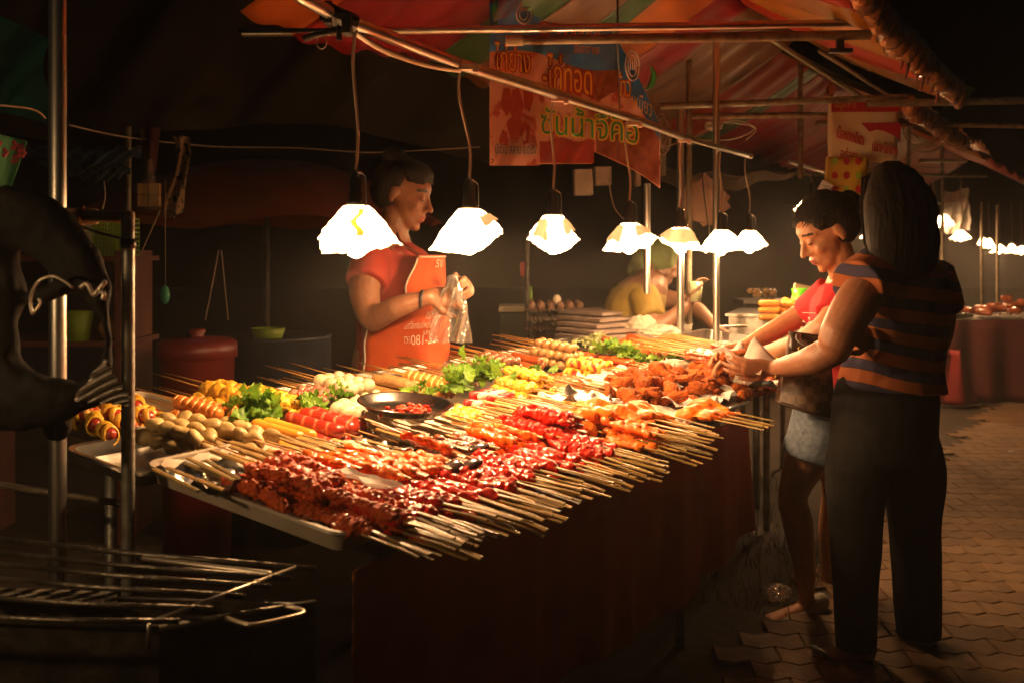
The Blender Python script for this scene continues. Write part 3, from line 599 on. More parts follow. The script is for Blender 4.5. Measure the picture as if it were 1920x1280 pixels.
b = MB(); q = W(603, 80, 2.8*NS); b.tube([q+V((.012*math.cos(t), 0, .016*math.sin(t))) for t in np.arange(0, 6.2, .6)], .0012, 4, closed=True); tag(b.obj('wire_loop', mat('pale_flex', (.5, .36, .24))), 'small loop of loose wire under the rail joint', 'wire')
# ================================================================ lamps
papm = mat('lampshade_paper', (.82, .76, .68), (.72, .64, .56), 14, .8, .25, 30, transl=.4)
burn = mat('scorched_paper', (.5, .2, .02), (.3, .09, .01), 30, .8, transl=.1)
cordm = mat('lamp_cord', (.4, .28, .2), rough=.55); sock = mat('black_bakelite_socket', (.012, .011, .01), rough=.3, coat=.4)
hookm = mat('hook_wire', (.6, .55, .48), rough=.25, metal=1)
bulbm = mat('lit_bulb', (1, .8, .5), emit=(1, .62, .28), es=130)
def lamp(px, ytop, Y_, rim, label, rail_y, seed=0, burnt=False, power=1., group='paper-shaded bulbs over the stalls', xr=None, hook=1, flap=None, near=True):
    """rim: eight (radius, drop) pairs in photo pixels at 0, 45 .. 315 degrees"""
    if near: Y_ *= NS
    rs = np.random.RandomState(seed+40); zc = W(px, ytop, Y_); k_ = Y_/FL; H = max(q[1] for q in rim)*k_
    root = thing('hanging_lamp', label, 'lamp', zc, group)
    ph = rs.rand(8)*6.28; jr = rs.rand(25)-.4; rt = .030 if near else .02
    def fn(u, v, out=0.):
        t = u*8; i = int(t) % 8; f = t-int(t); f = f*f*(3-2*f)*.5+f*.5; r1 = (rim[i][0]*(1-f)+rim[(i+1) % 8][0]*f)*k_; d1 = (rim[i][1]*(1-f)+rim[(i+1) % 8][1]*f)*k_; t = 2*math.pi*u
        q_ = t*3.7; n0 = int(q_); jag = (jr[n0 % 24]*(1-q_+n0)+jr[(n0+1) % 24]*(q_-n0))*.13; cr = .004*math.sin(7*t+ph[4]+v*5)*v+.0035*math.sin(13*t+9*v+ph[5])*v+.0025*math.sin(23*t-14*v+ph[6])*v
        r = rt+(r1-rt)*v**.92+cr+out
        z = -d1*(v**1.05)*(1+jag*v*v)+out*.5
        return V((r*math.cos(t), r*math.sin(t), z))
    nu, nv_ = 144, 22; Vv = [fn(i/nu, j/nv_) for j in range(nv_+1) for i in range(nu)]; F = [(j*nu+i, j*nu+(i+1) % nu, (j+1)*nu+(i+1) % nu, (j+1)*nu+i) for j in range(nv_) for i in range(nu)]
    d = me('shade', Vv, F, [papm, burn], False)
    if burnt:
        for p in d.polygons:
            c = p.center; t = math.atan2(c.y, c.x)
            if abs(t+1.25+.2*math.sin(c.z*120)-c.z*3) < .16 and -H*.6 < c.z < -H*.08: p.material_index = 1
    o = ob('shade', d, root)
    for (u0, u1, v0, v1) in flap or []:
        b = MB(); b.grid(lambda u, v: fn(u0+(u1-u0)*u, v0+(v1-v0)*v+.04*math.sin(u*9), .004+.008*v), 16, 6); ob('folded_flap', b.mesh('folded_flap', papm, False), root)
    b = MB(); b.lathe([(.0, .085), (.012, .084), (.014, .07), (.0165, .062), (.0165, .03), (.0185, .028), (.0185, .012), (.021, .01), (.021, -.008), (.014, -.01), (0, -.01)], 18)
    so_ = ob('socket', b.mesh('socket', sock), root)
    if hook:
        b = MB(); b.tube([(.004, -.02, .08), (.022, -.018, .072), (.026, -.018, .05), (.026, -.018, 0), (.02, -.015, -.012)], .0014, 6, sub=3); ob('hook', b.mesh('hook', hookm), root)
    xt = (xr if xr is not None else px); top = W(xt, rail_y, Y_)-zc; b = MB(); b.tube([(0, 0, .083), (top.x*.1+.004, .0, .083+(top.z-.083)*.3), (top.x*.75-.008, 0, .083+(top.z-.083)*.75), top], .0042, 8, sub=5); ob('cord', b.mesh('cord', cordm), root)
    zb_ = -min(H*.68, .083)-.013
    b = MB(); b.tube([(0, 0, -.008), (0, 0, zb_+.03)], .013, 12); b.ell((0, 0, zb_), (.027, .027, .031)); bo = ob('bulb', b.mesh('bulb', bulbm), root)
    ld = bpy.data.lights.new('bulb_light', 'POINT'); ld.energy = LAMPW*power; ld.color = LAMPCOL; ld.shadow_soft_size = .034
    lo = bpy.data.objects.new('bulb_light', ld); C.objects.link(lo); lo.parent = root; lo.location = (0, 0, zb_)
    return root
lamp(668, 386, 2.85, [(84, 70), (66, 72), (60, 94), (66, 86), (68, 60), (70, 90), (54, 88), (60, 80)], 'paper-shaded lamp nearest the camera, with a brown scorch mark', 52, 1, True)
lamp(880, 392, 3.31, [(62, 36), (60, 58), (58, 90), (60, 82), (74, 76), (52, 78), (44, 80), (66, 56)], 'tilted paper-shaded lamp, second from the left, on a curved cord', 130, 2, xr=862, flap=[(.84, .99, .25, .6)])
lamp(1037, 404, 3.83, [(46, 46), (40, 62), (38, 60), (44, 56), (46, 40), (30, 62), (20, 70), (36, 66)], 'third paper-shaded lamp from the left, folded like a bowl', 190, 3, flap=[(.55, .68, .15, .75), (.86, .97, .15, .6)])
lamp(1180, 419, 4.44, [(52, 26), (44, 40), (40, 46), (46, 50), (48, 52), (40, 52), (30, 52), (44, 46)], 'fourth paper-shaded lamp, in front of the left steel upright', 232, 4, xr=1175, flap=[(.52, .66, .1, .7), (.8, .95, .1, .55)])
lamp(1276, 427, 4.95, [(40, 42), (30, 40), (30, 36), (32, 30), (40, 22), (26, 38), (22, 44), (28, 34)], 'fifth paper-shaded lamp, with a scorch mark, beside the paired uprights', 262, 5, True, xr=1278, flap=[(.5, .95, .1, .8)])
lamp(1352, 432, 5.45, [(44, 24), (34, 36), (30, 40), (32, 42), (38, 36), (30, 42), (22, 43), (34, 38)], 'sixth paper-shaded lamp, overlapping the seventh', 280, 6)
lamp(1405, 433, 5.9, [(33, 26), (28, 34), (26, 34), (28, 34), (30, 30), (24, 36), (18, 37), (28, 32)], 'seventh paper-shaded lamp, last before the customers', 292, 7, xr=1398)
lamp(-1100, 380, 1.12, [(50, 40)]*8, 'paper-shaded lamp over the grill, outside the picture at the left', -500, 31, near=False, power=.14)
G2 = 'lamps of the stalls farther down the row'
RM = lambda w_, h, a=0: [(w_*(1+.12*math.sin(k*2.1+a)), h*(.9+.12*math.sin(k*1.7+a))) for k in range(8)]
lamp(1521, 366, 6.7, RM(30, 30, 1), 'lamp partly behind the head of the woman in red', 325, 8, group=G2, near=False, power=1.5)
lamp(1640, 420, 7.9, RM(25, 28, 2), 'lamp hidden behind the woman with long black hair', 345, 9, group=G2, near=False, power=3)
lamp(1751, 401, 9.6, RM(17, 22, 3), 'small bright lamp right against the long black hair', 335, 10, group=G2, near=False, power=2.5)
lamp(1770, 402, 10.3, RM(20, 24, 4), 'small lamp in front of the hanging plastic bag', 340, 11, group=G2, near=False, power=2)
lamp(1801, 432, 11.6, RM(18, 19, 5), 'lone small lamp below the hanging plastic bag', 345, 12, group=G2, near=False, power=2)
for k, (x, yt, yb, Yd, wq, lb) in enumerate(((1843, 446, 460, 14, 18, 'tiny round lamp just left of the far lamp row'), (1854, 448, 466, 14.4, 22, 'first lamp of the tiny far row'), (1874, 459, 475, 15, 32, 'second lamp of the tiny far row'), (1897, 458, 476, 15.6, 24, 'third lamp of the tiny far row'), (1915, 462, 476, 16.2, 22, 'last lamp of the tiny far row at the picture edge'))):
    lamp(x, yt, Yd, RM(wq/2, yb-yt, k), lb, 380, 20+k, group=G2, power=2, hook=0, near=False)
# clamps holding the cords on the rail
clm = mat('pinkish_plastic_clip', (.55, .36, .27), rough=.5)
for (px, py, Y_, lb) in ((878, 127, 3.27, 'pale cord clip on the rail above the second lamp'), (1050, 187, 3.82, 'pale cord clip on the rail above the third lamp'), (1190, 232, 4.42, 'pale cord clip on the rail above the fourth lamp'), (1283, 264, 4.94, 'pale cord clip on the rail above the fifth lamp'), (1400, 291, 5.85, 'pale cord clip at the far end of the rail')):
    Y_ *= NS; b = MB(); c = W(px, py, Y_); b.box(c, (.055, .02, .014)).box(c+V((-.022, 0, .012)), (.012, .024, .022)).box(c+V((.02, 0, -.006)), (.014, .026, .016)); tag(b.obj('cord_clip', clm, smooth=False), lb, 'clip')
# ================================================================ uprights
zt = 2.0
def upright(px, y0, Yb, r, m, lab, y1=None, zb=0):
    p = W(px, 0, Yb); top = W(px, y0, Yb).z; bot = zb if y1 is None else W(px, y1, Yb).z
    return pole('upright_pole', lab, 'pole', V((p.x, p.y, bot)), V((p.x, p.y, top)), r, m, 'uprights of the stall frames')
upright(108, -60, 2.05, .0175, pole_steel, 'thick polished pole nearest the camera at the left', zb=0)
upright(240, 398, 1.95, .0128, galv, 'grey galvanised pole in front of the red bucket', zb=.0)
upright(1213, 345, 4.7, .0165, pole_steel, 'polished pole left of the paired uprights', zb=0)
upright(1276, 205, 4.55, .017, pole_steel, 'front polished pole of the pair behind the fifth lamp')
upright(1292, 80, 4.75, .014, oldpipe, 'dull rear pole of the pair behind the fifth lamp')
upright(1343, 78, 4.6, .0155, pole_steel, 'polished pole behind the sixth lamp')
upright(1501, 95, 5.6, .014, rust, 'dark square pole behind the head of the woman in red', y1=335)
upright(1243, 0, 5.4, .016, oldpipe, 'dim pole carrying the coiled wires', y1=330)
upright(1841, 380, 9.4, .014, oldpipe, 'left one of two dim poles above the far food table')
upright(1870, 385, 9.6, .014, oldpipe, 'right one of two dim poles above the far food table')
upright(1704, 235, 7.0, .013, oldpipe, 'dim pole beside the coil of cable')
upright(1767, 238, 8.3, .013, oldpipe, 'dim pole above the bright thin tube')
upright(240, 238, 5.0, .016, oldpipe, 'dim pole beside the blue plastic sheet', y1=400)
upright(988, 440, 5.2, .012, blackm, 'thin dark pole beside the egg trays')
# horizontal joint at the left pole
j = thing('pipe_joint', 'rusty horizontal pipe joining the two left poles', 'pipe', W(190, 407, 2.0))
b = MB(); b.tube([W(70, 404, 2.05), W(180, 406, 2.02)], .0165, 14); b.obj('sleeve', rust, j)
b = MB(); b.tube([W(135, 405, 2.03), W(245, 407, 1.96)], .012, 14); b.obj('arm', mat('brassy_old_pipe', (.38, .24, .1), (.2, .11, .04), 26, .45, .2, 80, metal=.7), j)
b = MB(); b.tube([W(150, 405, 2.02), W(158, 405, 2.02)], .02, 14); b.obj('collar', rust, j)
b = MB(); b.tube([W(240, 448, 1.95), W(240, 466, 1.95)], .0155, 14); tag(b.obj('black_tape', sock), 'band of black tape near the top of the galvanised pole', 'tape')
b = MB(); b.tube([W(148, 424, 1.99), W(190, 438, 1.96), W(236, 450, 1.94)], .0028, 6); tag(b.obj('tie_wire', sock), 'black tie wire from the rusty joint to the galvanised pole', 'wire')
# ================================================================ the main stall table
TL = 3.35; TW = 1.08
tb = thing('stall_table', 'long tilted table carrying all the trays of the main stall', 'table', tp(1.5, .5, 0)-V((0, 0, tp(1.5, .5, 0).z)))
b = MB(); wood = mat('dark_table_board', (.06, .035, .02), (.1, .06, .035), 10, .7, .2, 50)
c8 = [tp(a_, l_, h) for h in (-.05, -.03) for a_, l_ in ((.0, .03), (TL, .03), (TL, TW), (0, TW))]
c8 = None
out_ = [(.14, .03), (2.07, .03), (2.07, .24), (TL, .24), (TL, TW), (.14, TW)]; lo_ = [tp(x, y, -.05) for x, y in out_]; hi_ = [tp(x, y, -.03) for x, y in out_]; b.add(lo_+hi_, [(5, 4, 3, 2, 1, 0), (6, 7, 8, 9, 10, 11)]+[(k, (k+1) % 6, 6+(k+1) % 6, 6+k) for k in range(6)]); b.obj('table_top', wood, tb, smooth=False)
for a_, l_ in ((.42, .2), (.25, 1.0), (1.75, .1), (1.75, 1.0), (3.25, .3), (3.25, 1.0)):
    q = tp(a_, l_, -.05); b = MB(); b.tube([V((q.x, q.y, 0)), q], .016, 10); b.obj('leg', galv, tb)
q = tp(2.5, .26, -.05); b = MB(); b.tube([V((q.x, q.y, 0)), q], .014, 10); b.obj('leg', galv, tb)
b = MB(); b.tube([tp(2.5, .26, 0)-V((0, 0, .66)), tp(2.5, 1.0, 0)-V((0, 0, .66))], .012, 8); b.obj('stretcher', galv, tb)
clothm = mat('dark_red_table_cloth', (.66, .15, .065), (.46, .09, .045), 3, .62, .2, 18, transl=.15)
def cl(u, v):
    a_ = .02+u*2.07; amp = .012+.05*v; s_ = amp*(math.sin(a_*17+2*math.sin(a_*3))+.5*math.sin(a_*37+v*2)); l_ = -.012+s_*.28-.012*v
    p = tp(a_, l_, 0); z = .735*(1-v)+(.24+.03*math.sin(a_*2.2)+.10*max(0, a_-1.5)/.5)*v; return V((p.x, p.y, z+.008*math.sin(a_*9)))
b = MB(); b.grid(cl, 120, 24)
def cl2(u, v):
    p = tp(.22+.03*math.sin(v*6)+.01*math.sin(u*30), -.012+u*.9, 0); z = .735*(1-v)+.26*v; return V((p.x, p.y, z+u*.1*(1-v)))
tag(b.obj('table_cloth', clothm, solid=.002), 'dark red cloth hanging down the street side of the main table', 'tablecloth')
def cl3(u, v):
    a_ = 2.09+u*.16; p = tp(a_, -.005+.02*math.sin(u*9)*v+.06*u, 0); return V((p.x, p.y, .73*(1-v)+.38*v))
b = MB(); b.grid(cl3, 16, 16); tag(b.obj('cloth_flap', mat('sheer_red_flap', (.16, .03, .02), rough=.6, transl=.4)), 'lighter reddish flap at the right end of the table cloth', 'cloth')
# ================================================================ trays
ORD = ('first', 'second', 'third', 'fourth', 'fifth', 'sixth', 'seventh', 'eighth', 'ninth')
def tray(a0, a1, l0, l1, h, m, label, depth=.022, rim=.012, rz=0, nm='tray', seg=6, flare=.008, cat='tray', group=None):
    root_M = tmat((a0+a1)/2, (l0+l1)/2, h, rz); hx, hy = (l1-l0)/2, (a1-a0)/2; rc = min(.03, hx*.3)
    def loop(off, z):
        o = []
        for (sx, sy, st) in ((1, 1, 0), (-1, 1, 90), (-1, -1, 180), (1, -1, 270)):
            for k in range(seg+1):
                t = R(st+90*k/seg); o.append((sx*(hx-rc)+(rc+off)*math.cos(t), sy*(hy-rc)+(rc+off)*math.sin(t), z))
        return o
    L = [loop(-flare, 0), loop(0, depth), loop(rim, depth+.001), loop(rim+.002, depth-.004), loop(rim-.002, depth-.004), loop(.003, depth-.006), loop(-flare+.002, -.003)]
    n = len(L[0]); Vv = [q for l in L for q in l]; F = [(i*n+k, i*n+(k+1) % n, (i+1)*n+(k+1) % n, (i+1)*n+k) for i in range(len(L)-1) for k in range(n)]
    F.append(tuple(range(n))); F.append(tuple(reversed(range((len(L)-1)*n, len(L)*n))))
    d = me(nm, Vv, F, m); smooth_by(d, 40); o = ob(nm, d, None, root_M); return tag(o, label, cat, group)
cream = mat('cream_enamel', (.5, .43, .34), (.4, .33, .25), 12, .35, .08, 40)
def wob(o, a):
    pass
tray(.0, .5, .0, .53, .004, cream, 'deep white tray with the dark red skewers at the near corner of the stall', .036, .012)
tray(.52, 1.12, -.02, .5, .004, dull_steel, 'steel tray under the red glazed skewers', .018)
tray(1.14, 1.58, -.03, .5, .004, steel, 'steel tray under the orange grilled wings', .018)
tray(1.6, 2.07, -.025, .50, .002, steel, 'shiny steel tray full of fried chicken at the far corner', .018, .012)
tray(.0, .30, .56, .80, -.02, steel, 'empty steel tray at the left edge behind the galvanised pole', .03, .014)
tray(.18, .40, .78, 1.08, .0, cream, 'white tray of wrapped sausages at the left edge', .03)
tray(.42, .98, .55, .97, .0, dull_steel, 'steel tray under the yellow rolls and red sausages', .016)
tray(1.0, 1.62, .53, .98, .0, dull_steel, 'steel tray under the lettuce and brown meatballs', .016)
tray(1.64, 2.3, .52, .98, .0, dull_steel, 'steel tray under the shrimp and wrapped sausages', .016)
tray(2.52, 3.2, .26, .58, .02, steel, 'deep steel tray of sesame skewers near the hands', .07)
tray(2.36, 2.9, .6, .98, .01, steel, 'steel tray of cabbage, sausages and lettuce', .02)
# paper liners
linm = mat('greasy_paper_liner', (.72, .6, .5), (.6, .42, .3), 12, .55, .2, 25, transl=.1)
foil = mat('crumpled_foil', (.8, .77, .72), rough=.33, metal=1, bump=.7, bscale=35)
def liner(pa, size, h, m, label, seed, amp=.012, n=22, rz=0, cat='paper'):
    a_, l_ = pa if abs(pa[0]) < 20 else aL(*pa, h); b = MB(); rs = np.random.RandomState(seed); ph = rs.rand(8)*6.28
    def fn(u, v):
        x, y = (u-.5)*size[0], (v-.5)*size[1]; e = max(abs(u-.5), abs(v-.5))*2
        z = amp*(math.sin(x*60+ph[0]+2*math.sin(y*40))+math.sin(y*75+ph[1])+math.sin((x+y)*110+ph[2])*.5)*.5*(.3+e)+.012*e**4
        return V((x+.004*math.sin(y*90+ph[3]), y+.004*math.sin(x*80+ph[4]), abs(z)))
    b.grid(fn, n, n); o = ob('paper_liner' if cat == 'paper' else 'foil_sheet', b.mesh('liner', m), None, tmat(a_, l_, h, rz)); return tag(o, label, cat)
liner((.25, .265), (.50, .47), .028, linm, 'greasy pink paper lining the near white tray', 1, .006)
liner((.82, .22), (.44, .56), .014, linm, 'greasy paper under the red glazed skewers', 2)
liner((1.36, .22), (.46, .42), .014, linm, 'stained paper below the far red skewers', 3)
liner((1.5, .1), (.24, .3), .014, paper, 'white paper under the orange wings', 4)
liner((1.84, .235), (.48, .42), .028, paper, 'white paper peeping out under the fried chicken', 5, .016)
liner((395, 900), (.17, .16), .045, foil, 'crumpled foil under the thick bamboo sticks at the near left', 6, .015, cat='foil')
liner((705, 865), (.14, .2), .045, foil, 'crumpled foil beside the orange chicken skewers', 7, .02, cat='foil')
liner((1085, 752), (.14, .22), .05, foil, 'crumpled foil left of the fried chicken', 8, .018, cat='foil')
liner((1430, 722), (.22, .13), .075, foil, 'crinkled foil at the far edge of the fried chicken tray', 9, .02, rz=.5, cat='foil')
liner((690, 905), (.15, .05), .075, paper, 'strip of white paper between orange and red skewers', 10, .004)
liner((870, 872), (.1, .12), .05, paper, 'white folded paper near the black mussels', 11, .01)
# ================================================================ food meshes (local x along the stick)
yellowm = dict(coat=.3)
F_ = {}
white_ball = mat('fish_ball', (.66, .54, .36), (.52, .38, .22), 14, .42, .06, 60, sss=.1, var=.08)
brown_ball = mat('brown_meatball', (.17, .065, .03), (.26, .11, .05), 35, .38, .2, 80, coat=.3, var=.15)
tan_ball = mat('tan_ball', (.42, .24, .08), (.3, .15, .05), 30, .4, .15, 80, coat=.25, var=.12)
saus_o = mat('orange_sausage', (.62, .22, .035), (.48, .13, .02), 14, .32, .08, 60, coat=.4, var=.12)
saus_r = mat('red_sausage', (.36, .03, .012), (.26, .02, .01), 16, .3, .1, 60, coat=.5, var=.1)
saus_y = mat('yellow_sausage', (.72, .32, .03), (.6, .22, .025), 10, .35, .08, 60, coat=.3, var=.1)
cutm = mat('cut_sausage_face', (.75, .42, .14), rough=.5)
yskin = mat('yellow_tofu_skin', (.7, .42, .03), (.52, .24, .02), 22, .42, .3, 60, coat=.25, var=.12)
pale_d = mat('pale_dumpling', (.5, .36, .15), (.38, .25, .09), 18, .5, .2, 70, coat=.1, var=.12)
rollm = mat('breaded_roll', (.34, .19, .06), (.24, .11, .035), 60, .6, .4, 150, var=.1)
grayb = mat('grey_pork_roll', (.27, .15, .09), (.18, .09, .05), 40, .4, .2, 90, coat=.3, var=.1)
crabr = mat('crab_stick_red', (.6, .03, .02), (.5, .02, .015), 20, .4, .1, 60, coat=.2); crabw = mat('crab_stick_white', (.75, .6, .48), (.68, .5, .38), 20, .45, .1, 60)
shr = mat('orange_shrimp', (.68, .14, .03), (.55, .08, .02), 40, .3, .25, 90, coat=.5, var=.12)
carrot = mat('orange_red_stick', (.58, .09, .012), (.45, .06, .01), 20, .35, .1, 60, coat=.3, var=.12)
pep = mat('red_pepper', (.5, .03, .012), rough=.3, coat=.4)
redg = mat('red_glaze', (.7, .028, .003), (.5, .01, .002), 50, .6, .55, 75, coat=1., spec=.04, bdet=1.2, crough=.04, var=.15, thr=(.3, .6), c3=(.8, .06, .012))
redg2 = mat('orange_red_glaze', (.85, .19, .012), (.7, .075, .007), 40, .55, .45, 65, coat=.8, spec=.05, bdet=1.2, crough=.05, var=.15, c3=(.9, .34, .04))
darkg = mat('dark_red_minced_meat', (.5, .045, .004), (.72, .12, .01), 60, .6, .6, 90, coat=.35, bdet=1.5, crough=.06, spec=.25, var=.2, c3=(.3, .03, .006))
ochk = mat('orange_grilled_chicken', (.85, .23, .015), (.72, .11, .008), 22, .5, .45, 60, coat=.45, bdet=2, spec=.3, var=.1, c3=(.9, .34, .035))
char = mat('charred_giblet', (.1, .03, .02), (.35, .08, .025), 40, .25, .5, 70, coat=.6, var=.2, c3=(.65, .2, .04))
fried = mat('fried_chicken_crust', (.42, .095, .010), (.22, .042, .006), 40, .75, .9, 90, spec=.2, var=.22, c3=(.6, .2, .03))
darkfr = mat('dark_fried_piece', (.07, .02, .01), (.14, .035, .012), 40, .45, 1.0, 90, coat=.25, var=.2)
glz = mat('glazed_brown_sausage', (.42, .1, .025), (.28, .055, .015), 30, .25, .3, 60, coat=.7, var=.15)
lett = mat('lettuce_green', (.2, .36, .03), (.09, .22, .02), 22, .45, .3, 90, transl=.35, c3=(.45, .5, .14)); cabb = mat('shredded_cabbage', (.6, .6, .32), (.42, .5, .2), 18, .5, .2, 80, transl=.2)
def icos(r, m, name, amp=.1, fr=60, seed=0, sub=3, squash=(1, 1, 1)):
    bm = bmesh.new(); bmesh.ops.create_icosphere(bm, subdivisions=sub, radius=1); P = np.array([v.co[:] for v in bm.verts]); P = P*np.array(squash)*r
    N = P/np.linalg.norm(P, axis=1)[:, None]; P = P+N*(nz(P, fr, seed)*amp*r)[:, None]
    for v, q in zip(bm.verts, P): v.co = q
    d = bpy.data.meshes.new(name); bm.to_mesh(d); bm.free(); d.materials.append(m); d.polygons.foreach_set('use_smooth', [True]*len(d.polygons)); return d
def rod(name, L, r, m, seed=0, amp=.08, fr=50, groove=0, spiral=0, bend=0, flat=1., seg=16, n=26, taper=0, m2=None, lump=0):
    Vv = []; F = []; rs = np.random.RandomState(seed); ph = rs.rand(4)*6.28; mi = []
    for i in range(n+1):
        t = i/n; x = (t-.5)*L; e = min(t, 1-t)*L/r; rr = r*(math.sqrt(max(0.0, 1-(1-min(1, e))**2)) if e < 1 else 1); rr = max(rr, r*.12)*(1-taper*t)*(1+lump*math.sin(t*19+ph[0]))
        for k in range(seg):
            q = 2*math.pi*k/seg; g_ = 1.
            if spiral:
                a_ = (q/(2*math.pi)-x*spiral) % 1; g_ = 1-groove*max(0, 1-abs(a_-.5)/.13)
            Vv.append((x, rr*math.cos(q)*g_, rr*math.sin(q)*flat*g_+bend*math.sin(math.pi*t)))
    for i in range(n):
        for k in range(seg): F.append((i*seg+k, i*seg+(k+1) % seg, (i+1)*seg+(k+1) % seg, (i+1)*seg+k))
    F.append(tuple(reversed(range(seg)))); F.append(tuple(range(n*seg, (n+1)*seg)))
    P = np.array(Vv); 
    if amp: P[:, 1:] *= (1+nz(P, fr, seed)*amp)[:, None]
    d = me(name, P, F, [m, m2] if m2 else m)
    if spiral and m2:
        for p in d.polygons:
            c = p.center; q = math.atan2(c.z, c.y)/(2*math.pi) % 1; a_ = (q-c.x*spiral) % 1
            if abs(a_-.5) < .11 and abs(c.x) < L*.42: p.material_index = 1
    return d
def lumps(name, L, wd, th, m, seed, nb=14, vox=.0022, amp=.0022, fr=260, it=1, curve=0, sizes=(.5, .9), chain=False):
    rs = np.random.RandomState(seed); b = MB()
    for i in range(nb):
        x = (rs.rand()-.5)*L*.85 if not chain else ((i+.5)/nb-.5)*L*.88; f = 1-abs(x/L*1.2)**2*.6; s_ = rs.uniform(*sizes)*.5
        b.ell((x, (rs.rand()-.5)*wd*.45*f+curve*(x/L)**2, (rs.rand()-.5)*th*.3), (wd*s_*rs.uniform(.8, 1.7), wd*s_*rs.uniform(.6, 1.), th*s_*rs.uniform(.8, 1.1)), Euler((rs.rand()*.8, rs.rand()*.6-.3, rs.rand()*1.2-.6)).to_matrix(), 10, 7)
    b.tube([(-L*.45, 0, 0), (0, 0, 0), (L*.45, 0, 0)], [(th*.2, wd*.2), (th*.38, wd*.38), (th*.2, wd*.2)], 10, 'round', ref=(0, 0, 1), sub=3)
    return blobmesh(b, name, vox, it, lambda P: nz(P, fr, seed)*amp+nz(P, fr*2.2, seed+3)*amp*.5, [m])
def wing(name, m, seed, amp=.0016, fr=300, vox=.0022):
    rs = np.random.RandomState(seed); j = lambda s_=.006: V(rs.normal(size=3)*s_); b = MB()
    p0, p1, p2, p3 = V((-.065, .0, 0))+j(), V((-.01, .012, .005))+j(), V((.03, -.012, 0))+j(), V((.062, .02, 0))+j()
    b.tube([p0, p0.lerp(p1, .5), p1], [.02, .026, .015], 12, 'round', sub=3); b.tube([p1, p1.lerp(p2, .5), p2], [.014, (.013, .022), .012], 12, 'round', sub=3); b.tube([p2, p3], [.011, .006], 10, 'round')
    b.tube([p0, p1, p2], [(.005, .02), (.004, .03), (.004, .02)], 12, 'round', ref=(0, .2, 1), sub=3)
    return blobmesh(b, name, vox, 1, lambda P: nz(P, fr, seed)*amp+nz(P, 90, seed+2)*amp*1.4, [m])
def drum(name, m, seed, amp=.0015):
    rs = np.random.RandomState(seed); j = lambda s_=.004: V(rs.normal(size=3)*s_); b = MB()
    b.tube([V((-.05, 0, 0))+j(), V((-.02, 0, .002))+j(), V((.02, .0, 0))+j(), V((.06, 0, 0))+j()], [.02, .028, .014, .008], 14, 'round', sub=4); b.ell((.064, 0, 0), (.011, .012, .011))
    return blobmesh(b, name, .0022, 1, lambda P: nz(P, 280, seed)*amp+nz(P, 80, seed+2)*amp*1.5, [m])
K = {}
K['white'] = [icos(.0205, white_ball, 'fish_ball', .05, 70, s, 3, (1.05, 1, .97)) for s in range(3)]
K['brown'] = [icos(.0178, brown_ball, 'meatball', .1, 110, s) for s in range(3)]
K['tan'] = [icos(.0178, tan_ball, 'potato_ball', .08, 100, s) for s in range(3)]
K['spiral'] = [rod('spiral_sausage', .17, .0185, saus_o, s, .05, 40, .38, 44, .0, n=90, seg=22, m2=cutm) for s in range(2)]
K['redsaus'] = [rod('red_sausage', .19, .0195, saus_r, s, .04, 30, .05, 26, .004, n=60, seg=18, m2=mat('sausage_slit', (.5, .12, .06), rough=.5)) for s in range(2)]
K['ysaus'] = [rod('yellow_sausage', .17, .0165, saus_y, s, .04, 30, bend=.003) for s in range(2)]
K['roll'] = [rod('breaded_roll', .15, .0165, rollm, s, .08, 120, bend=.002) for s in range(2)]
K['grayroll'] = [rod('pork_roll', .13, .0165, grayb, s, .1, 70, lump=.1, n=36) for s in range(3)]
K['glzsaus'] = [rod('glazed_sausage', .14, .015, glz, s, .1, 60, bend=.004) for s in range(3)]
K['carrot'] = [rod('orange_stick', .13, .013, carrot, s, .06, 50, flat=.8) for s in range(2)]
K['crabr'] = [rod('crab_stick', .045, .0115, crabr, s, .05, 50, seg=12, n=12) for s in range(2)]; K['crabw'] = [rod('crab_stick', .045, .0125, crabw, s, .05, 50, seg=12, n=12) for s in range(2)]
K['meatbit'] = [icos(.0145, grayb, 'meat_piece', .16, 120, s, 3, (1.1, 1, .9)) for s in range(3)]; K['pepper'] = [icos(.013, pep, 'pepper_piece', .12, 120, s, 2, (.6, 1, 1)) for s in range(2)]
def crumple(name, r, m, seed):
    bm = bmesh.new(); bmesh.ops.create_icosphere(bm, subdivisions=4, radius=1); P = np.array([v.co[:] for v in bm.verts])
    P0 = P*r; N = P; q = np.abs(nz(P0, 190, seed))*.55+np.abs(nz(P0, 95, seed+5))*.6; P = P0*(1.15-q*.55)[:, None]*np.array((1.15, 1, .85))
    for v, c in zip(bm.verts, P): v.co = c
    d = bpy.data.meshes.new(name); bm.to_mesh(d); bm.free(); d.materials.append(m); d.polygons.foreach_set('use_smooth', [True]*len(d.polygons)); return d
K['yskin'] = [crumple('tofu_skin_parcel', .024, yskin, s) for s in range(4)]; K['ywon'] = [crumple('yellow_parcel', .0185, yskin, s+9) for s in range(4)]
K['dump'] = [icos(.0205, pale_d, 'pale_dumpling', .34, 75, s+20, 3, (1.35, .95, .85)) for s in range(5)]
K['shrimp'] = [lumps('shrimp_row', .13, .026, .022, shr, s, 12, .002, .0012, 300, chain=True) for s in range(3)]
K['redmeat'] = [lumps('red_glazed_meat', .17, .042, .026, redg, s, 15, .0024, .0028, 240) for s in range(5)]
K['redlong'] = [lumps('red_glazed_meat', .16, .034, .024, redg, s+30, 9, .0024, .0012, 160, sizes=(.6, .95)) for s in range(3)]
K['orred'] = [lumps('orange_red_chicken', .16, .036, .026, redg2, s+60, 8, .0024, .0014, 160, sizes=(.6, .95), curve=.01) for s in range(3)]
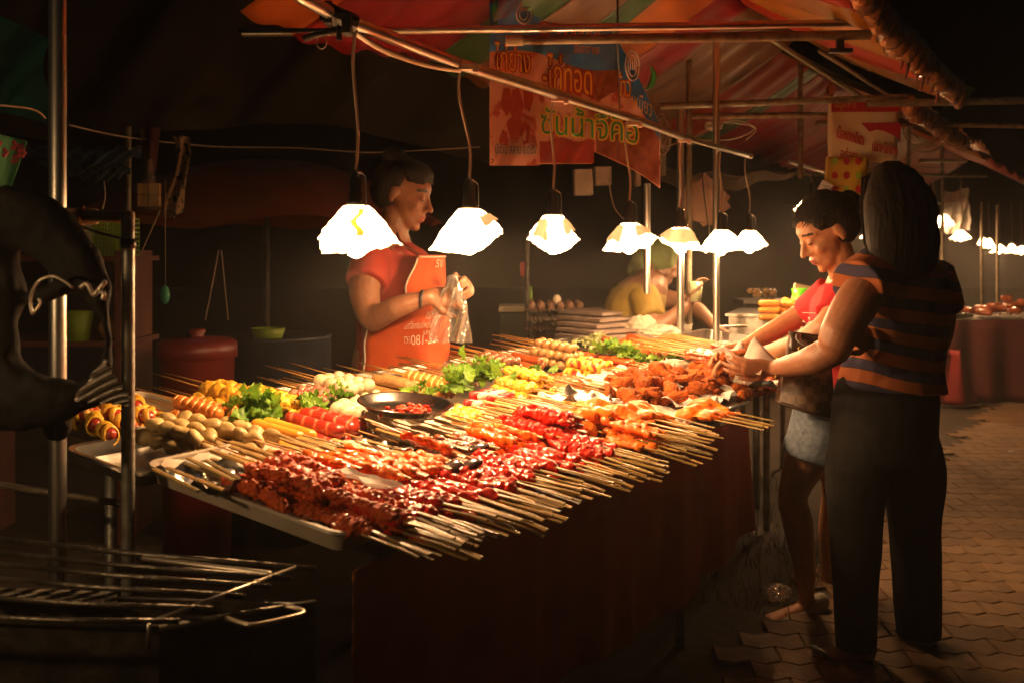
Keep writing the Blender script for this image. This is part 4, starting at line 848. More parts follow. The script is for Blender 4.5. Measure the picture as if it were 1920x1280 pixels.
K['orange'] = [lumps('orange_chicken', .17, .038, .025, ochk, s+80, 7, .0024, .0011, 120, sizes=(.6, 1.), curve=.012) for s in range(4)]
K['dark'] = [lumps('minced_meat', .2, .044, .03, darkg, s+90, 18, .0024, .004, 300) for s in range(4)]
K['char'] = [lumps('giblet_row', .14, .036, .026, char, s+110, 7, .0024, .0015, 120, chain=True) for s in range(3)]
K['fwing'] = [wing('fried_wing', fried, s, .0022) for s in range(5)]+[drum('fried_drumstick', fried, s+7, .002) for s in range(3)]
K['dwing'] = [lumps('dark_fried_piece', .06, .05, .03, darkfr, s+150, 7, .0024, .003, 200) for s in range(3)]
K['owing'] = [wing('grilled_wing', ochk, s+40, .0009, 160) for s in range(4)]
K['osesame'] = [lumps('sesame_meat', .12, .026, .02, glz, s+170, 12, .0022, .0016, 300) for s in range(3)]
K['wrap'] = [rod('sausage_core', .05, .0155, saus_r, s, .04, 50, seg=14, n=14) for s in range(2)]
def wrapm(seed):
    b = MB(); rs = np.random.RandomState(seed)
    for k in range(2):
        x0 = -.012+k*.02; b.tube([(x0+.012*math.sin(q+k), .0175*math.cos(q), .0175*math.sin(q)) for q in np.arange(0, 6.28, .5)], [(.008, .0035)]*13, 8, closed=True, ref=(1, 0, 0))
    d = b.mesh('dough_wrap', yskin); return d
K['wraps'] = [wrapm(1), wrapm(2)]
def stickmesh(L, r, name='stick'): 
    b = MB(); b.tube([(-L/2, 0, 0), (0, .0006, 0), (L/2, 0, 0)], r, 6); return b.mesh(name, stickm)
def splitmesh(L, w_, t, seed, name='split_bamboo'):
    rs = np.random.RandomState(seed); b = MB(); n = 7
    for i in range(n+1):
        pass
    b.tube([((i/n-.5)*L, rs.normal()*.0008, rs.normal()*.0006) for i in range(n+1)], [(t*rs.uniform(.8, 1.15), w_*rs.uniform(.85, 1.15)*(1+.12*(i == 2))) for i in range(n+1)], 6, 'flat', ref=(0, 0, 1))
    d = b.mesh(name, splitm, False); return d
SB = [stickmesh(.32, .0023), stickmesh(.30, .0021)]; ST = [stickmesh(.26, .0021), stickmesh(.24, .0019)]; SP = [splitmesh(.27, .0062, .0026, s) for s in range(4)]
USED = {}
rs4 = random.Random(4)
def skewer(kind, a_, l_, h, dir_=1, rz=0, pitch=0, label='', cat='skewer', group=None, name='skewer', off=0.):
    """one skewer: root Empty at the centre of the food, x axis of the food towards the stick handle"""
    M = tmat(a_, l_, h, rz+(0 if dir_ > 0 else math.pi), pitch)
    root = thing(name, label, cat, M=M, group=group); J = rs4.uniform
    def part(nm, d, x=0, y=0, z=0, rx=None, rzz=0, s=1.):
        o = ob(nm, d, root); o.location = (x, y, z); o.rotation_euler = (J(0, 6.28) if rx is None else rx, 0, rzz); o.scale = (s, s, s); return o
    if kind in ('white', 'brown', 'tan', 'ywon', 'yskin', 'dump'):
        r = {'white': .0205, 'brown': .0178, 'tan': .0178, 'ywon': .0172, 'yskin': .021, 'dump': .024}[kind]; n = {'white': 4, 'brown': 4, 'tan': 5, 'ywon': 4, 'yskin': 4, 'dump': 4}[kind]
        nm = {'white': 'fish_ball', 'brown': 'meatball', 'tan': 'potato_ball', 'ywon': 'yellow_parcel', 'yskin': 'tofu_skin_parcel', 'dump': 'dumpling'}[kind]
        for i in range(n): part(nm, rs4.choice(K[kind]), (i-(n-1)/2)*r*1.93, J(-.001, .001), J(-.001, .001), None, J(0, 6.28) if kind in ('white', 'brown', 'tan') else J(-.3, .3), J(.94, 1.05))
        part('stick', rs4.choice(ST if dir_ < 0 else SB), .075+r+(.03 if dir_ > 0 else 0), 0, 0, 0)
    elif kind in ('spiral', 'redsaus', 'ysaus', 'roll', 'grayroll', 'glzsaus', 'carrot', 'shrimp', 'osesame'):
        part({'shrimp': 'shrimp', 'osesame': 'sesame_meat', 'carrot': 'orange_stick', 'roll': 'breaded_roll', 'grayroll': 'pork_roll'}.get(kind, 'sausage'), rs4.choice(K[kind]), 0, 0, 0, None if kind not in ('shrimp', 'osesame', 'carrot') else J(-.3, .3)); part('stick', rs4.choice(ST if dir_ < 0 else SB), .085+(.03 if dir_ > 0 else 0), 0, 0, 0)
    elif kind == 'meatpep':
        for i in range(6): part('pepper_piece' if i % 3 == 1 else 'meat_piece', rs4.choice(K['pepper' if i % 3 == 1 else 'meatbit']), (i-2.5)*.0235)
        part('stick', rs4.choice(ST), .09, 0, 0, 0)
    elif kind == 'crab':
        for i in range(3): part('crab_stick', rs4.choice(K['crabr' if i % 2 == 0 else 'crabw']), (i-1)*.03, 0, 0, None, 1.2+J(-.2, .2))
        part('stick', ST[1], .09, 0, 0, 0)
    elif kind == 'wrapsaus':
        for i in range(3):
            o = part('wrapped_sausage', K['wrap'][i % 2], (i-1)*.04, 0, 0, None, .5+J(-.2, .2)); ob('dough_wrap', K['wraps'][i % 2], o)
        part('stick', ST[0], .10, 0, 0, 0)
    else:   # grilled meats held in split bamboo
        part({'orange': 'orange_chicken', 'orred': 'glazed_chicken', 'dark': 'minced_meat', 'char': 'giblets', 'owing': 'grilled_wing'}.get(kind, 'glazed_meat'), rs4.choice(K[kind]), 0, 0, 0, J(-.35, .35), J(-.08, .08), J(.92, 1.08)).scale = (J(.95, 1.08), J(1.0, 1.25), J(1.05, 1.25))
        x = .045+off*.6+J(-.018, .012)
        part('split_bamboo', rs4.choice(SP), x, .004, .004, J(-.2, .2), J(-.02, .02))
        if J(0, 1) < .6: part('split_bamboo', rs4.choice(SP), x+J(-.02, .012), -.006, -.003, J(-.2, .2), J(-.03, .03), .97)
    return root
def pile(kind, px, py, nb, ntp, dir_, sp, label, group, h0=.024, up=.028, rzm=0, jit=.04, cat='skewer', off=0., top2=0, name='skewer', ljit=.008, pitch=0.):
    a0, l0 = aL(px, py, h0+.01)
    for lay, n in enumerate((nb, ntp, top2)):
        for i in range(n):
            a_ = a0+(i-(n-1)/2)*sp; skewer(kind, a_+rs4.uniform(-.003, .003), l0+rs4.uniform(-ljit, ljit), h0+up*lay+rs4.uniform(-.002, .003), dir_, rzm+rs4.uniform(-jit, jit), pitch+rs4.uniform(-.03, .03)-.02*dir_*0, label+', '+('lower', 'upper', 'topmost')[lay]+' row, '+(ORD[i]+' from left' if n > 1 else 'single'), cat, group, name, off)
# ---- back row, sticks towards the vendor
pile('spiral', 384, 778, 3, 2, 1, .038, 'spiral-cut orange sausage skewer at the far left of the table', 'spiral sausages at the left')
pile('yskin', 430, 752, 3, 2, 1, .045, 'crumpled yellow tofu skin skewer left of the lettuce', 'yellow tofu skin skewers by the left lettuce', up=.034)
pile('yskin', 505, 762, 3, 2, 1, .045, 'crumpled yellow tofu skin skewer right of the left lettuce', 'yellow tofu skin skewers behind the red sausages', up=.03)
pile('meatpep', 600, 750, 5, 4, 1, .034, 'brown meat and red pepper skewer beside the fish balls', 'meat and pepper skewers', up=.026)
pile('white', 646, 733, 4, 3, 1, .042, 'white fish ball skewer of the pile behind the steel plate', 'white fish balls behind the plate', up=.032)
pile('roll', 742, 727, 3, 2, 1, .036, 'breaded brown roll on a stick behind the steel plate', 'breaded rolls')
pile('spiral', 800, 724, 3, 2, 1, .037, 'spiral-cut orange sausage on a stick right of the breaded rolls', 'spiral sausages in the middle')
pile('grayroll', 868, 705, 4, 2, 1, .034, 'greyish pork roll on a stick in front of the vendor', 'pork rolls')
pile('brown', 935, 682, 4, 3, 1, .037, 'glossy dark brown meatball skewer', 'brown meatball skewers', up=.03)
pile('glzsaus', 985, 680, 3, 1, 1, .033, 'glazed orange-brown sausage between meatballs and potato balls', 'glazed sausages on sticks')
pile('tan', 1042, 672, 5, 4, 1, .037, 'light brown potato ball skewer at the back of the row', 'potato ball skewers', up=.03, top2=2)
pile('shrimp', 1095, 668, 4, 2, 1, .03, 'pinkish shrimp skewer right of the potato balls', 'shrimp skewers at the back', up=.02)
# ---- middle row, sticks towards the street
pile('dump', 355, 818, 4, 3, -1, .042, 'pale dumpling skewer in the row left of the galvanised tray', 'pale dumpling skewers, left half', up=.03)
pile('dump', 455, 822, 3, 2, -1, .042, 'pale dumpling skewer beside the yellow sausages', 'pale dumpling skewers, right half', up=.028)
pile('ysaus', 530, 822, 3, 2, -1, .036, 'long orange-yellow sausage on a stick in front of the lettuce', 'long orange-yellow sausages')
pile('redsaus', 612, 806, 4, 3, -1, .039, 'deep red scored sausage on a stick', 'deep red sausages', up=.03)
pile('white', 680, 788, 4, 3, -1, .042, 'white fish ball skewer in front of the steel plate', 'white fish balls in front of the plate', up=.032)
pile('ywon', 850, 770, 4, 0, -1, .037, 'golden yellow ball skewer just right of the steel plate', 'golden balls right of the plate')
pile('crab', 925, 748, 6, 4, -1, .028, 'red and white crab stick skewer', 'crab stick skewers', up=.02)
pile('ywon', 985, 726, 6, 5, -1, .037, 'yellow wonton parcel skewer behind the crab sticks', 'yellow wonton skewers', up=.028, top2=2)
pile('shrimp', 1060, 715, 6, 5, -1, .028, 'orange shrimp skewer with its stick towards the street', 'orange shrimp skewers in the middle', up=.02)
pile('wrapsaus', 1108, 694, 5, 4, -1, .04, 'little red sausages wrapped in yellow dough on a stick', 'wrapped sausages on sticks', up=.03)
pile('carrot', 1155, 682, 5, 3, -1, .03, 'bright orange-red crab claw stick at the back right', 'orange-red sticks', up=.024)
# wrapped sausages without sticks in the left white tray
a0, l0 = aL(232, 785, .03); 
for k in range(15):
    i, j = k % 4, k//4; M = tmat(a0+(j-1.6)*.05, l0+.02+(i-1.5)*.048, .022+.012*((k*7) % 3), rs4.uniform(-1, 1)+.3, -.25)
    r_ = thing('wrapped_sausage', 'dough-wrapped red sausage in left white tray, '+ORD[i]+' row from street, '+ORD[j]+' from left', 'wrapped sausage', M=M, group='dough-wrapped sausages in the left tray')
    ob('sausage', K['wrap'][k % 2], r_); ob('dough_wrap', K['wraps'][k % 2], r_)
# ---- front rows of grilled meat
pile('dark', 556, 903, 5, 3, 1, .040, 'dark red minced meat skewer in the near white tray', 'dark red minced meat skewers at the near corner', h0=.052, up=.028, off=.05, ljit=.035, jit=.13)
pile('dark', 690, 953, 4, 2, -1, .040, 'dark red meat skewer with handle over the near table edge', 'dark red skewers with handles over the near edge', h0=.045, up=.022, off=.05, ljit=.03, jit=.1)
pile('orred', 655, 872, 6, 4, 1, .036, 'orange-red grilled chicken skewer behind the dark minced meat', 'orange-red chicken at the near end', h0=.045, off=.03, ljit=.02, jit=.08)
pile('orange', 762, 885, 6, 5, 1, .036, 'bright orange chicken skewer in front of the black mussels', 'bright orange chicken skewers', h0=.04, off=.02, jit=.09, ljit=.02)
pile('char', 850, 850, 5, 4, 1, .04, 'skewer of dark glossy giblets and mussels in the middle', 'dark giblet skewers', h0=.036, jit=.12, off=.01, ljit=.02)
pile('redmeat', 752, 958, 6, 5, -1, .038, 'red glazed meat skewer with bamboo handle, nearest group', 'red glazed skewers, nearest group', h0=.036, up=.022, off=.05, jit=.10, ljit=.03)
pile('redlong', 848, 924, 5, 4, -1, .036, 'smooth red glazed sausage skewer with bamboo handle, second group', 'red glazed skewers, second group', h0=.036, up=.022, off=.05, jit=.10, ljit=.03)
pile('redmeat', 922, 893, 6, 5, -1, .038, 'red glazed meat skewer with bamboo handle, third group', 'red glazed skewers, third group', h0=.036, up=.022, off=.05, jit=.10, ljit=.03)
pile('redlong', 1012, 868, 5, 4, -1, .038, 'smooth red glazed skewer with bamboo handle, fourth group', 'red glazed skewers, fourth group', h0=.036, up=.022, off=.05, jit=.10, ljit=.03)
pile('redmeat', 1085, 842, 6, 4, -1, .038, 'red glazed meat skewer with bamboo handle, farthest group', 'red glazed skewers, farthest group', h0=.036, up=.022, off=.05, jit=.10, ljit=.03)
pile('orred', 935, 825, 5, 3, 1, .042, 'orange-red chicken skewer right of the dark giblets', 'orange-red chicken in the middle', h0=.04, off=.02, jit=.1, ljit=.02)
pile('redmeat', 1020, 803, 7, 6, 1, .036, 'thickly red glazed meat skewer heaped in the middle', 'red glazed skewers heaped in the middle', h0=.044, up=.024, off=.02, jit=.12, ljit=.025, top2=3)
pile('owing', 1095, 783, 4, 3, 1, .05, 'grilled orange drumstick skewer left of the dark fried pieces', 'grilled drumsticks by the dark pieces', h0=.04, off=.0, jit=.15, ljit=.02)
pile('owing', 1205, 793, 7, 4, -1, .044, 'grilled orange wing skewer with bamboo handle over the far edge', 'grilled wings with handles over the edge', h0=.036, off=.04, jit=.12, ljit=.015)
pile('orange', 1185, 815, 5, 2, -1, .045, 'orange grilled chicken skewer at the street edge of the table', 'orange chicken at the street edge', h0=.03, off=.05, jit=.1, ljit=.02)
pile('owing', 1330, 772, 4, 0, -1, .05, 'grilled wing skewer at the corner of the fried chicken tray', 'grilled wings by the fried chicken tray', h0=.036, off=.03, jit=.12)
# the one skewer lying across the others
a_, l_ = aL(808, 828, .09); skewer('orred', a_, l_, .085, 1, .55, -.25, 'single skewer lying askew across the heap, its handle over the steel plate', name='skewer', off=-.02)
# loose thick bamboo sticks at the near left
for k, (x, y, x2, y2) in enumerate(((288, 878, 372, 920), (312, 876, 420, 918), (352, 858, 440, 900), (385, 862, 452, 898), (455, 846, 560, 890), (520, 812, 640, 862))):
    b = MB(); p, q = T(x, y, .085), T(x2, y2, .07); b.tube([p, p.lerp(q, .5), q], [(.0028, .0062)]*3, 6, ref=(0, 0, 1)); tag(b.obj('bamboo_handle', splitm, smooth=False), 'thick bamboo handle sticking up from the near tray, '+ORD[k]+' from left', 'bamboo stick', 'thick bamboo handles at the near left')
# ---- fried chicken heap
cl_ = []
def heap(n, kinds, pc, ra, rl, h0, label, group, name, cat, seed, hh=.07):
    rr = random.Random(seed); a0, l0 = aL(*pc, h0+.02)
    for k in range(n):
        for _ in range(30):
            t = rr.random()*6.28; q = rr.random()**.55; a_, l_ = a0+ra*q*math.cos(t), l0+rl*q*math.sin(t)
            if all((a_-x)**2+(l_-y)**2 > .0011 for x, y in cl_[-14:]): break
        cl_.append((a_, l_)); z = h0+hh*(1-q*q)*rr.random()**.6
        M = tmat(a_, l_, z, rr.uniform(0, 6.28), rr.uniform(-.5, .5), rr.uniform(-.6, .6)); o = ob(name, rr.choice(K[kinds]), None, M); s_ = rr.uniform(.85, 1.12); o.scale = (s_, s_, s_); tag(o, label+(', on top' if z > h0+hh*.45 else ', underneath')+(', street side' if l_ < l0-rl*.25 else ', vendor side' if l_ > l0+rl*.25 else ', in the middle'), cat, group)
heap(34, 'fwing', (1240, 722), .30, .16, .03, 'crusty fried chicken piece, left half of heap', 'fried chicken, left half', 'fried_chicken', 'fried chicken', 1)
heap(34, 'fwing', (1362, 712), .28, .15, .03, 'crusty fried chicken piece, right half of heap', 'fried chicken, right half', 'fried_chicken', 'fried chicken', 2)
heap(16, 'dwing', (1150, 768), .15, .10, .03, 'nearly black fried piece left of the chicken heap', 'dark fried pieces', 'dark_fried_piece', 'fried meat', 3, .03)
# ---- mussels in the giblet skewers
mus = mat('mussel_shell', (.03, .018, .018), (.1, .07, .07), 20, .15, .15, 60, coat=.8)
for k, (x, y) in enumerate(((834, 838), (892, 836), (880, 868), (850, 872))):
    d = icos(.026, mus, 'mussel', .04, 60, k, 3, (1.3, .8, .38)); a_, l_ = aL(x, y, .075); tag(ob('mussel', d, None, tmat(a_, l_, .07, .6*k, .3)), 'glossy black mussel lying on the giblet skewers', 'mussel', 'black mussels')
# ---- lettuce and cabbage
def leafclump(pc, size, h, label, seed, n=26, m=lett):
    rs = np.random.RandomState(seed); a_, l_ = aL(*pc, h); b = MB()
    for k in range(n):
        c = V((rs.normal()*size*.33, rs.normal()*size*.33, abs(rs.normal())*size*.25)); Rm = Euler((rs.uniform(-1, 1), rs.uniform(-1, 1), rs.uniform(0, 6.28))).to_matrix(); ph = rs.rand(3)*6.28; s_ = size*rs.uniform(.3, .5)
        def fn(u, v):
            t = (u-.5)*2.6; r = s_*(.15+.85*v); ruf = v**2*.22*s_*(math.sin(t*9+ph[0])+.6*math.sin(t*19+ph[1]))
            return c+Rm @ V((r*math.cos(t), r*math.sin(t), ruf+.25*s_*v*v))
        b.grid(fn, 16, 5)
    return tag(ob('lettuce', b.mesh('lettuce', m), None, tmat(a_, l_, h)), label, 'lettuce')
leafclump((482, 780), .085, .055, 'curly green lettuce clump at the left beside the tofu skin', 1, 34)
leafclump((640, 750), .07, .05, 'small lettuce leaves between the two piles of fish balls', 2, 12)
leafclump((585, 768), .07, .04, 'lettuce leaves just behind the red sausages', 3, 14)
leafclump((860, 722), .075, .06, 'upright lettuce leaf in front of the vendor', 4, 22)
leafclump((905, 706), .085, .06, 'bright lettuce row between pork rolls and meatballs', 5, 28)
leafclump((790, 742), .06, .045, 'lettuce tuft behind the rim of the steel plate', 6, 14)
leafclump((1005, 703), .06, .045, 'lettuce tuft right of the meatballs', 7, 12)
leafclump((1135, 660), .075, .07, 'dark green lettuce tuft below the cabbage', 8, 16)
leafclump((1180, 668), .075, .06, 'bright lettuce in front of the glazed sausages', 9, 20)
leafclump((1258, 665), .07, .06, 'lettuce at the corner of the deep steel tray', 10, 18)
leafclump((1215, 680), .06, .05, 'lettuce tuft above the glass noodles', 11, 12)
def shreds(pc, size, h, label, m, seed, n=160, nm='shredded_cabbage', cat='cabbage', L=.05, flat=.5):
    rs = np.random.RandomState(seed); a_, l_ = aL(*pc, h); b = MB()
    for k in range(n):
        c = V((rs.normal()*size[0]*.4, rs.normal()*size[1]*.4, 0)); e = math.hypot(c.x/size[0], c.y/size[1]); c.z = size[2]*max(0, 1-e)*rs.rand()**.5; d = V((rs.normal(), rs.normal(), rs.normal()*.35)).normalized()*L*rs.uniform(.5, 1)
        b.tube([c-d*.5, c+V((0, 0, .006)), c+d*.5], [(.001, .0028)]*3, 4)
    return tag(ob(nm, b.mesh(nm, m, False), None, tmat(a_, l_, h)), label, cat)
shreds((1125, 650), (.13, .11, .06), .03, 'pale shredded cabbage heap', cabb, 1, 260)
noodle = mat('glass_noodles', (.72, .62, .48), (.6, .48, .34), 20, .35, .2, 60, transl=.35)
shreds((1245, 697), (.09, .06, .03), .04, 'loose pile of translucent noodles left of the fried chicken', noodle, 3, 160, 'glass_noodles', 'noodles', .09)
# sausages and ribs lying on the cabbage tray
for k in range(13):
    a0, l0 = aL(1190, 652, .06); M = tmat(a0+rs4.uniform(-.13, .13), l0+rs4.uniform(-.08, .08), .05+.03*rs4.random(), rs4.uniform(-.7, .7)); o = ob('glazed_sausage', rs4.choice(K['glzsaus']), None, M); o.scale = (.8, 1.15, 1.15); tag(o, 'glossy brown sausage heaped beside the cabbage', 'sausage', 'glossy sausages beside the cabbage')
for k in range(12):
    a0, l0 = aL(1215, 668, .05); M = tmat(a0+rs4.uniform(-.12, .12), l0+rs4.uniform(-.06, .06), .04+.02*rs4.random(), rs4.uniform(0, 6)); o = ob('roast_onion', icos(.018, tan_ball if k % 2 else glz, 'roast_onion', .15, 90, k, 2, (1.2, 1, .9)), None, M); tag(o, 'small roasted round piece between the lettuce leaves', 'meat piece', 'roasted pieces between the lettuce')
pile('osesame', 1322, 664, 7, 6, 1, .028, 'thin sesame meat skewer in the deep steel tray', 'sesame skewers in the deep tray', h0=.105, up=.014, jit=.05)
pile('osesame', 1365, 652, 6, 5, 1, .028, 'darker sesame skewer at the back of the deep steel tray', 'darker sesame skewers', h0=.12, up=.016, jit=.05)
a0, l0 = aL(1265, 655, .1)
for k in range(16):
    M = tmat(a0+rs4.uniform(-.18, .2), l0+.02+rs4.uniform(-.05, .06), .10+.02*rs4.random(), rs4.uniform(-.1, .1)); tag(ob('bare_stick', ST[0], None, M), 'bare bamboo stick lying beside the sesame skewers', 'bamboo stick', 'bare sticks behind the glazed sausages')
for k in range(9):
    a0, l0 = aL(1478, 655, .06); M = tmat(a0+rs4.uniform(-.1, .15), l0+rs4.uniform(-.05, .05), .05+.01*k*.3, rs4.uniform(-.15, .15)); o = tag(ob('omelette_strip', rs4.choice(K['roll']), None, M), 'pale yellow strip on the tray behind the bag', 'food strip', 'pale strips behind the bag')
# ---- steel plate with red sauce
a_, l_ = aL(760, 766, .1); M = tmat(a_, l_, .095, .0, .02); pl = thing('steel_plate', 'round steel plate with a few spoonfuls of red chilli sauce', 'plate', M=M)
b = MB(); b.lathe([(0, 0), (.08, .001), (.098, .008), (.114, .022), (.120, .0235), (.121, .021), (.115, .018), (.098, .004), (.08, -.003), (0, -.004)], 56); o = ob('dish', b.mesh('dish', mat('dish_steel', (.32, .3, .28), rough=.17, metal=1)), pl); o.scale = (1., 1.02, 1)
b = MB(); 
for k in range(60): b.ell((rng.normal()*.022-.005, rng.normal()*.035-.015, .003), (.005+.004*rng.rand(), .005, .0035), nu=6, nv=4)
tag(ob('chilli_sauce', b.mesh('chilli_sauce', redg)), 'wet red chilli sauce in the middle of the steel plate', 'sauce', kind='stuff'); bpy.data.objects['chilli_sauce'].matrix_world = M
# ---- packages, wok and bag at the back
pm_ = mat('grey_paper_bundle', (.24, .18, .15), (.17, .12, .1), 10, .7, .25, 30)
for k in range(5):
    b = MB(); q = T(1150-k*3, 640-k*5, .03)+V((0, .1, .02+.017*k)); b.box((0, 0, 0), (.42-.02*k, .30, .014), Euler((0, .0, .5+.05*k)).to_matrix()); b.V = [v+q+V((0, 0, .004*math.sin(v.x*30))) for v in b.V]
    tag(b.obj('paper_stack', pm_, smooth=False), 'sheaf of greyish wrapping paper behind the cabbage, '+ORD[k]+' from the bottom', 'paper stack', 'sheaves of wrapping paper under the pan')
b = MB(); q = W(1118, 614, 4.85); b.lathe([(0, -.03), (.16, -.028), (.21, -.004), (.225, .0), (.225, -.004), (.212, -.01), (.16, -.036), (0, -.038)], 48); Rm = Euler((R(4), R(5), 0)).to_matrix(); b.V = [Rm @ v+q for v in b.V]
tag(b.obj('wide_pan', mat('oily_brass_pan', (.3, .16, .04), (.05, .03, .015), 14, .25, .2, 40, metal=.9)), 'wide dark pan with oily golden rim on top of the paper sheaves', 'pan')
def crumpbag(c, r, m, label, seed, nm='plastic_bag', cat='bag', sq=(1, 1, 1), amp=.35):
    bm = bmesh.new(); bmesh.ops.create_icosphere(bm, subdivisions=5, radius=1); P = np.array([v.co[:] for v in bm.verts]); q = np.abs(nz(P, 5, seed))+np.abs(nz(P, 11, seed+4))*.6+np.abs(nz(P, 23, seed+8))*.3; P = P*(1.1-amp*q)[:, None]*np.array(sq)*r
    for v, p in zip(bm.verts, P): v.co = p
    d = bpy.data.meshes.new(nm); bm.to_mesh(d); bm.free(); d.materials.append(m); d.polygons.foreach_set('use_smooth', [True]*len(d.polygons)); o = ob(nm, d); o.location = c; return tag(o, label, cat)
milky = mat('milky_plastic', (.7, .62, .5), (.6, .5, .38), 8, .3, .3, 20, transl=.4)
crumpbag(W(1205, 622, 4.6), .07, milky, 'knotted milky plastic bag standing behind the sausages', 1, sq=(1.2, .8, 1.1)); crumpbag(W(1238, 632, 4.55), .085, milky, 'bulging milky plastic bag lying beside the bare sticks', 2, sq=(1.3, .9, .7))
crumpbag(T(1262, 690, .05), .05, milky, 'small crumpled plastic scrap beside the noodles', 3, sq=(1.6, 1, .7))
# ================================================================ things in hands
sheet = mat('pink_white_napkin', (.66, .53, .48), (.58, .45, .4), 10, .75, .1, 30, transl=.35)
def napk(pts, label, sub=10, bulge=.01):
    a_, b_, c_, d_ = [V(p) for p in pts]; g_ = MB(); n_ = (b_-a_).cross(d_-a_).normalized()
    g_.grid(lambda u, v: a_.lerp(b_, u).lerp(d_.lerp(c_, u), v)+n_*bulge*(math.sin(u*5+v*3)+math.sin(v*8)*.5), sub, sub); return tag(g_.obj('paper_napkin', sheet, solid=.001), label, 'paper')
napk([W(1372, 690, 3.28), W(1418, 634, 3.3), W(1452, 672, 3.2), W(1424, 700, 3.16)], 'pinkish square of paper standing up in the hand with the gold watch')
napk([W(1336, 654, 3.4), W(1362, 648, 3.36), W(1398, 690, 3.3), W(1368, 684, 3.36)], 'white paper flap beside the chicken piece being picked')
napk([W(1362, 652, 3.5), W(1392, 643, 3.5), W(1402, 668, 3.4), W(1375, 672, 3.4)], 'second white paper flap behind the chicken piece')
o = ob('fried_chicken', K['fwing'][1], None, Matrix.Translation(W(1378, 662, 3.38)) @ Euler((.2, -.2, .3)).to_matrix().to_4x4()); o.scale = (.8, .8, .8); tag(o, 'fried chicken piece being wrapped in paper between the hands', 'fried chicken')
# handbag
hb = thing('handbag', 'brown checked shoulder bag hanging between the two customers', 'bag', W(1508, 775, 3.28))
def checks():
    m = bpy.data.materials.new('checked_leather'); m.use_nodes = True; n = m.node_tree.nodes; l = m.node_tree.links; bs = n['Principled BSDF']; bs.inputs['Roughness'].default_value = .42
    tc = n.new('ShaderNodeTexCoord'); mp = n.new('ShaderNodeMapping'); mp.inputs['Rotation'].default_value = (0, R(4), 0); ck = n.new('ShaderNodeTexChecker'); ck.inputs['Scale'].default_value = 38; ck.inputs['Color1'].default_value = (.06, .03, .018, 1); ck.inputs['Color2'].default_value = (.13, .08, .05, 1)
    l.new(tc.outputs['Object'], mp.inputs[0]); l.new(mp.outputs[0], ck.inputs['Vector']); l.new(ck.outputs[0], bs.inputs['Base Color']); return m
def bagpt(u, v, s_): # u along, v up, s_ side -1/1
    x0, x1 = W(1457, 0, 3.28).x, W(1560, 0, 3.28).x; tx0, tx1 = W(1481, 0, 3.28).x, W(1556, 0, 3.28).x
    zb0, zb1 = W(0, 752, 3.28).z, W(0, 780, 3.28).z; zt0, zt1 = W(0, 624, 3.28).z, W(0, 632, 3.28).z
    x = (x0+(x1-x0)*u)*(1-v)+(tx0+(tx1-tx0)*u)*v; z = (zb0+(zb1-zb0)*u)*(1-v)+(zt0+(zt1-zt0)*u)*v
    th = .06*(1-v)**.6+.012; return V((x, 3.28+s_*th*math.sin(math.pi*(.12+.76*u))+.004*math.sin(u*9+v*7), z))
b = MB(); N1 = 16
b.grid(lambda u, v: bagpt(u, v, -1), N1, N1); b.grid(lambda u, v: bagpt(1-u, v, 1), N1, N1); b.grid(lambda u, v: bagpt(0, v, 1-2*u), 4, N1); b.grid(lambda u, v: bagpt(1, v, 2*u-1), 4, N1); b.grid(lambda u, v: bagpt(u, 0, 1-2*v), N1, 4)
b.obj('bag_body', checks(), hb)
lea = mat('dark_brown_leather', (.045, .02, .012), (.03, .014, .009), 30, .35, .1, 90, coat=.3)
b = MB(); b.tube([bagpt(k/8, 1, -1) for k in range(9)]+[bagpt(1-k/8, 1, 1) for k in range(9)], .005, 8, closed=True); b.obj('rim', lea, hb)
b = MB(); b.grid(lambda u, v: bagpt(u, .76+.24*v, -1)+V((0, -.003, 0)), 10, 4); b.obj('top_band', lea, hb, solid=.003)
b = MB(); b.tube([bagpt(k/10, .0, -1)+V((0, -.002, 0)) for k in range(11)], .006, 8); b.obj('bottom_piping', lea, hb)
b = MB(); b.tube([bagpt(.18, .82, -1), bagpt(.2, 1.0, -1)+V((0, -.006, .0)), W(1500, 640, 3.2), W(1545, 650, 3.14), W(1600, 560, 3.25)], [(.008, .003)]*5, 8, sub=4); b.obj('strap', lea, hb)
b = MB(); c = bagpt(.3, .8, -1)+V((0, -.006, 0)); b.tube([c+V((.016*math.cos(t), 0, .012*math.sin(t))) for t in np.arange(0, 6.2, .5)], .0022, 6, closed=True); b.obj('buckle', gold, hb)
# clear bag in the vendor's hands
pf_ = plastic_film('clear_plastic_film', (.8, .78, .74), .42, .1, 1)
def cbag(u, v):
    x = (848+(u-.5)*12)*(1-v)**2+(1-(1-v)**2)*((804+80*u)); y = 516+126*v
    return W(x, y, 3.42)+V((.004*math.sin(u*30+v*9), .022*math.sin(u*17+v*5)*v+.012*math.sin(u*41+v*23), .004*math.sin(v*31)))
b = MB(); b.grid(cbag, 40, 34); b.grid(lambda u, v: cbag(u, v)+V((0, .035*math.sin(math.pi*u)*v, 0)), 40, 34); tag(b.obj('plastic_bag', pf_), 'clear plastic bag held open by the vendor in the orange apron', 'bag')
# cup held by the far vendor
b = MB(); c = W(1304, 548, 4.66); b.lathe([(0, -.045), (.027, -.045), (.034, .05), (.032, .05), (.026, -.04), (0, -.04)], 20, c); tag(b.obj('plastic_cup', mat('dull_plastic_cup', (.3, .3, .18), rough=.3)), 'plastic cup in the hand of the far vendor', 'cup')
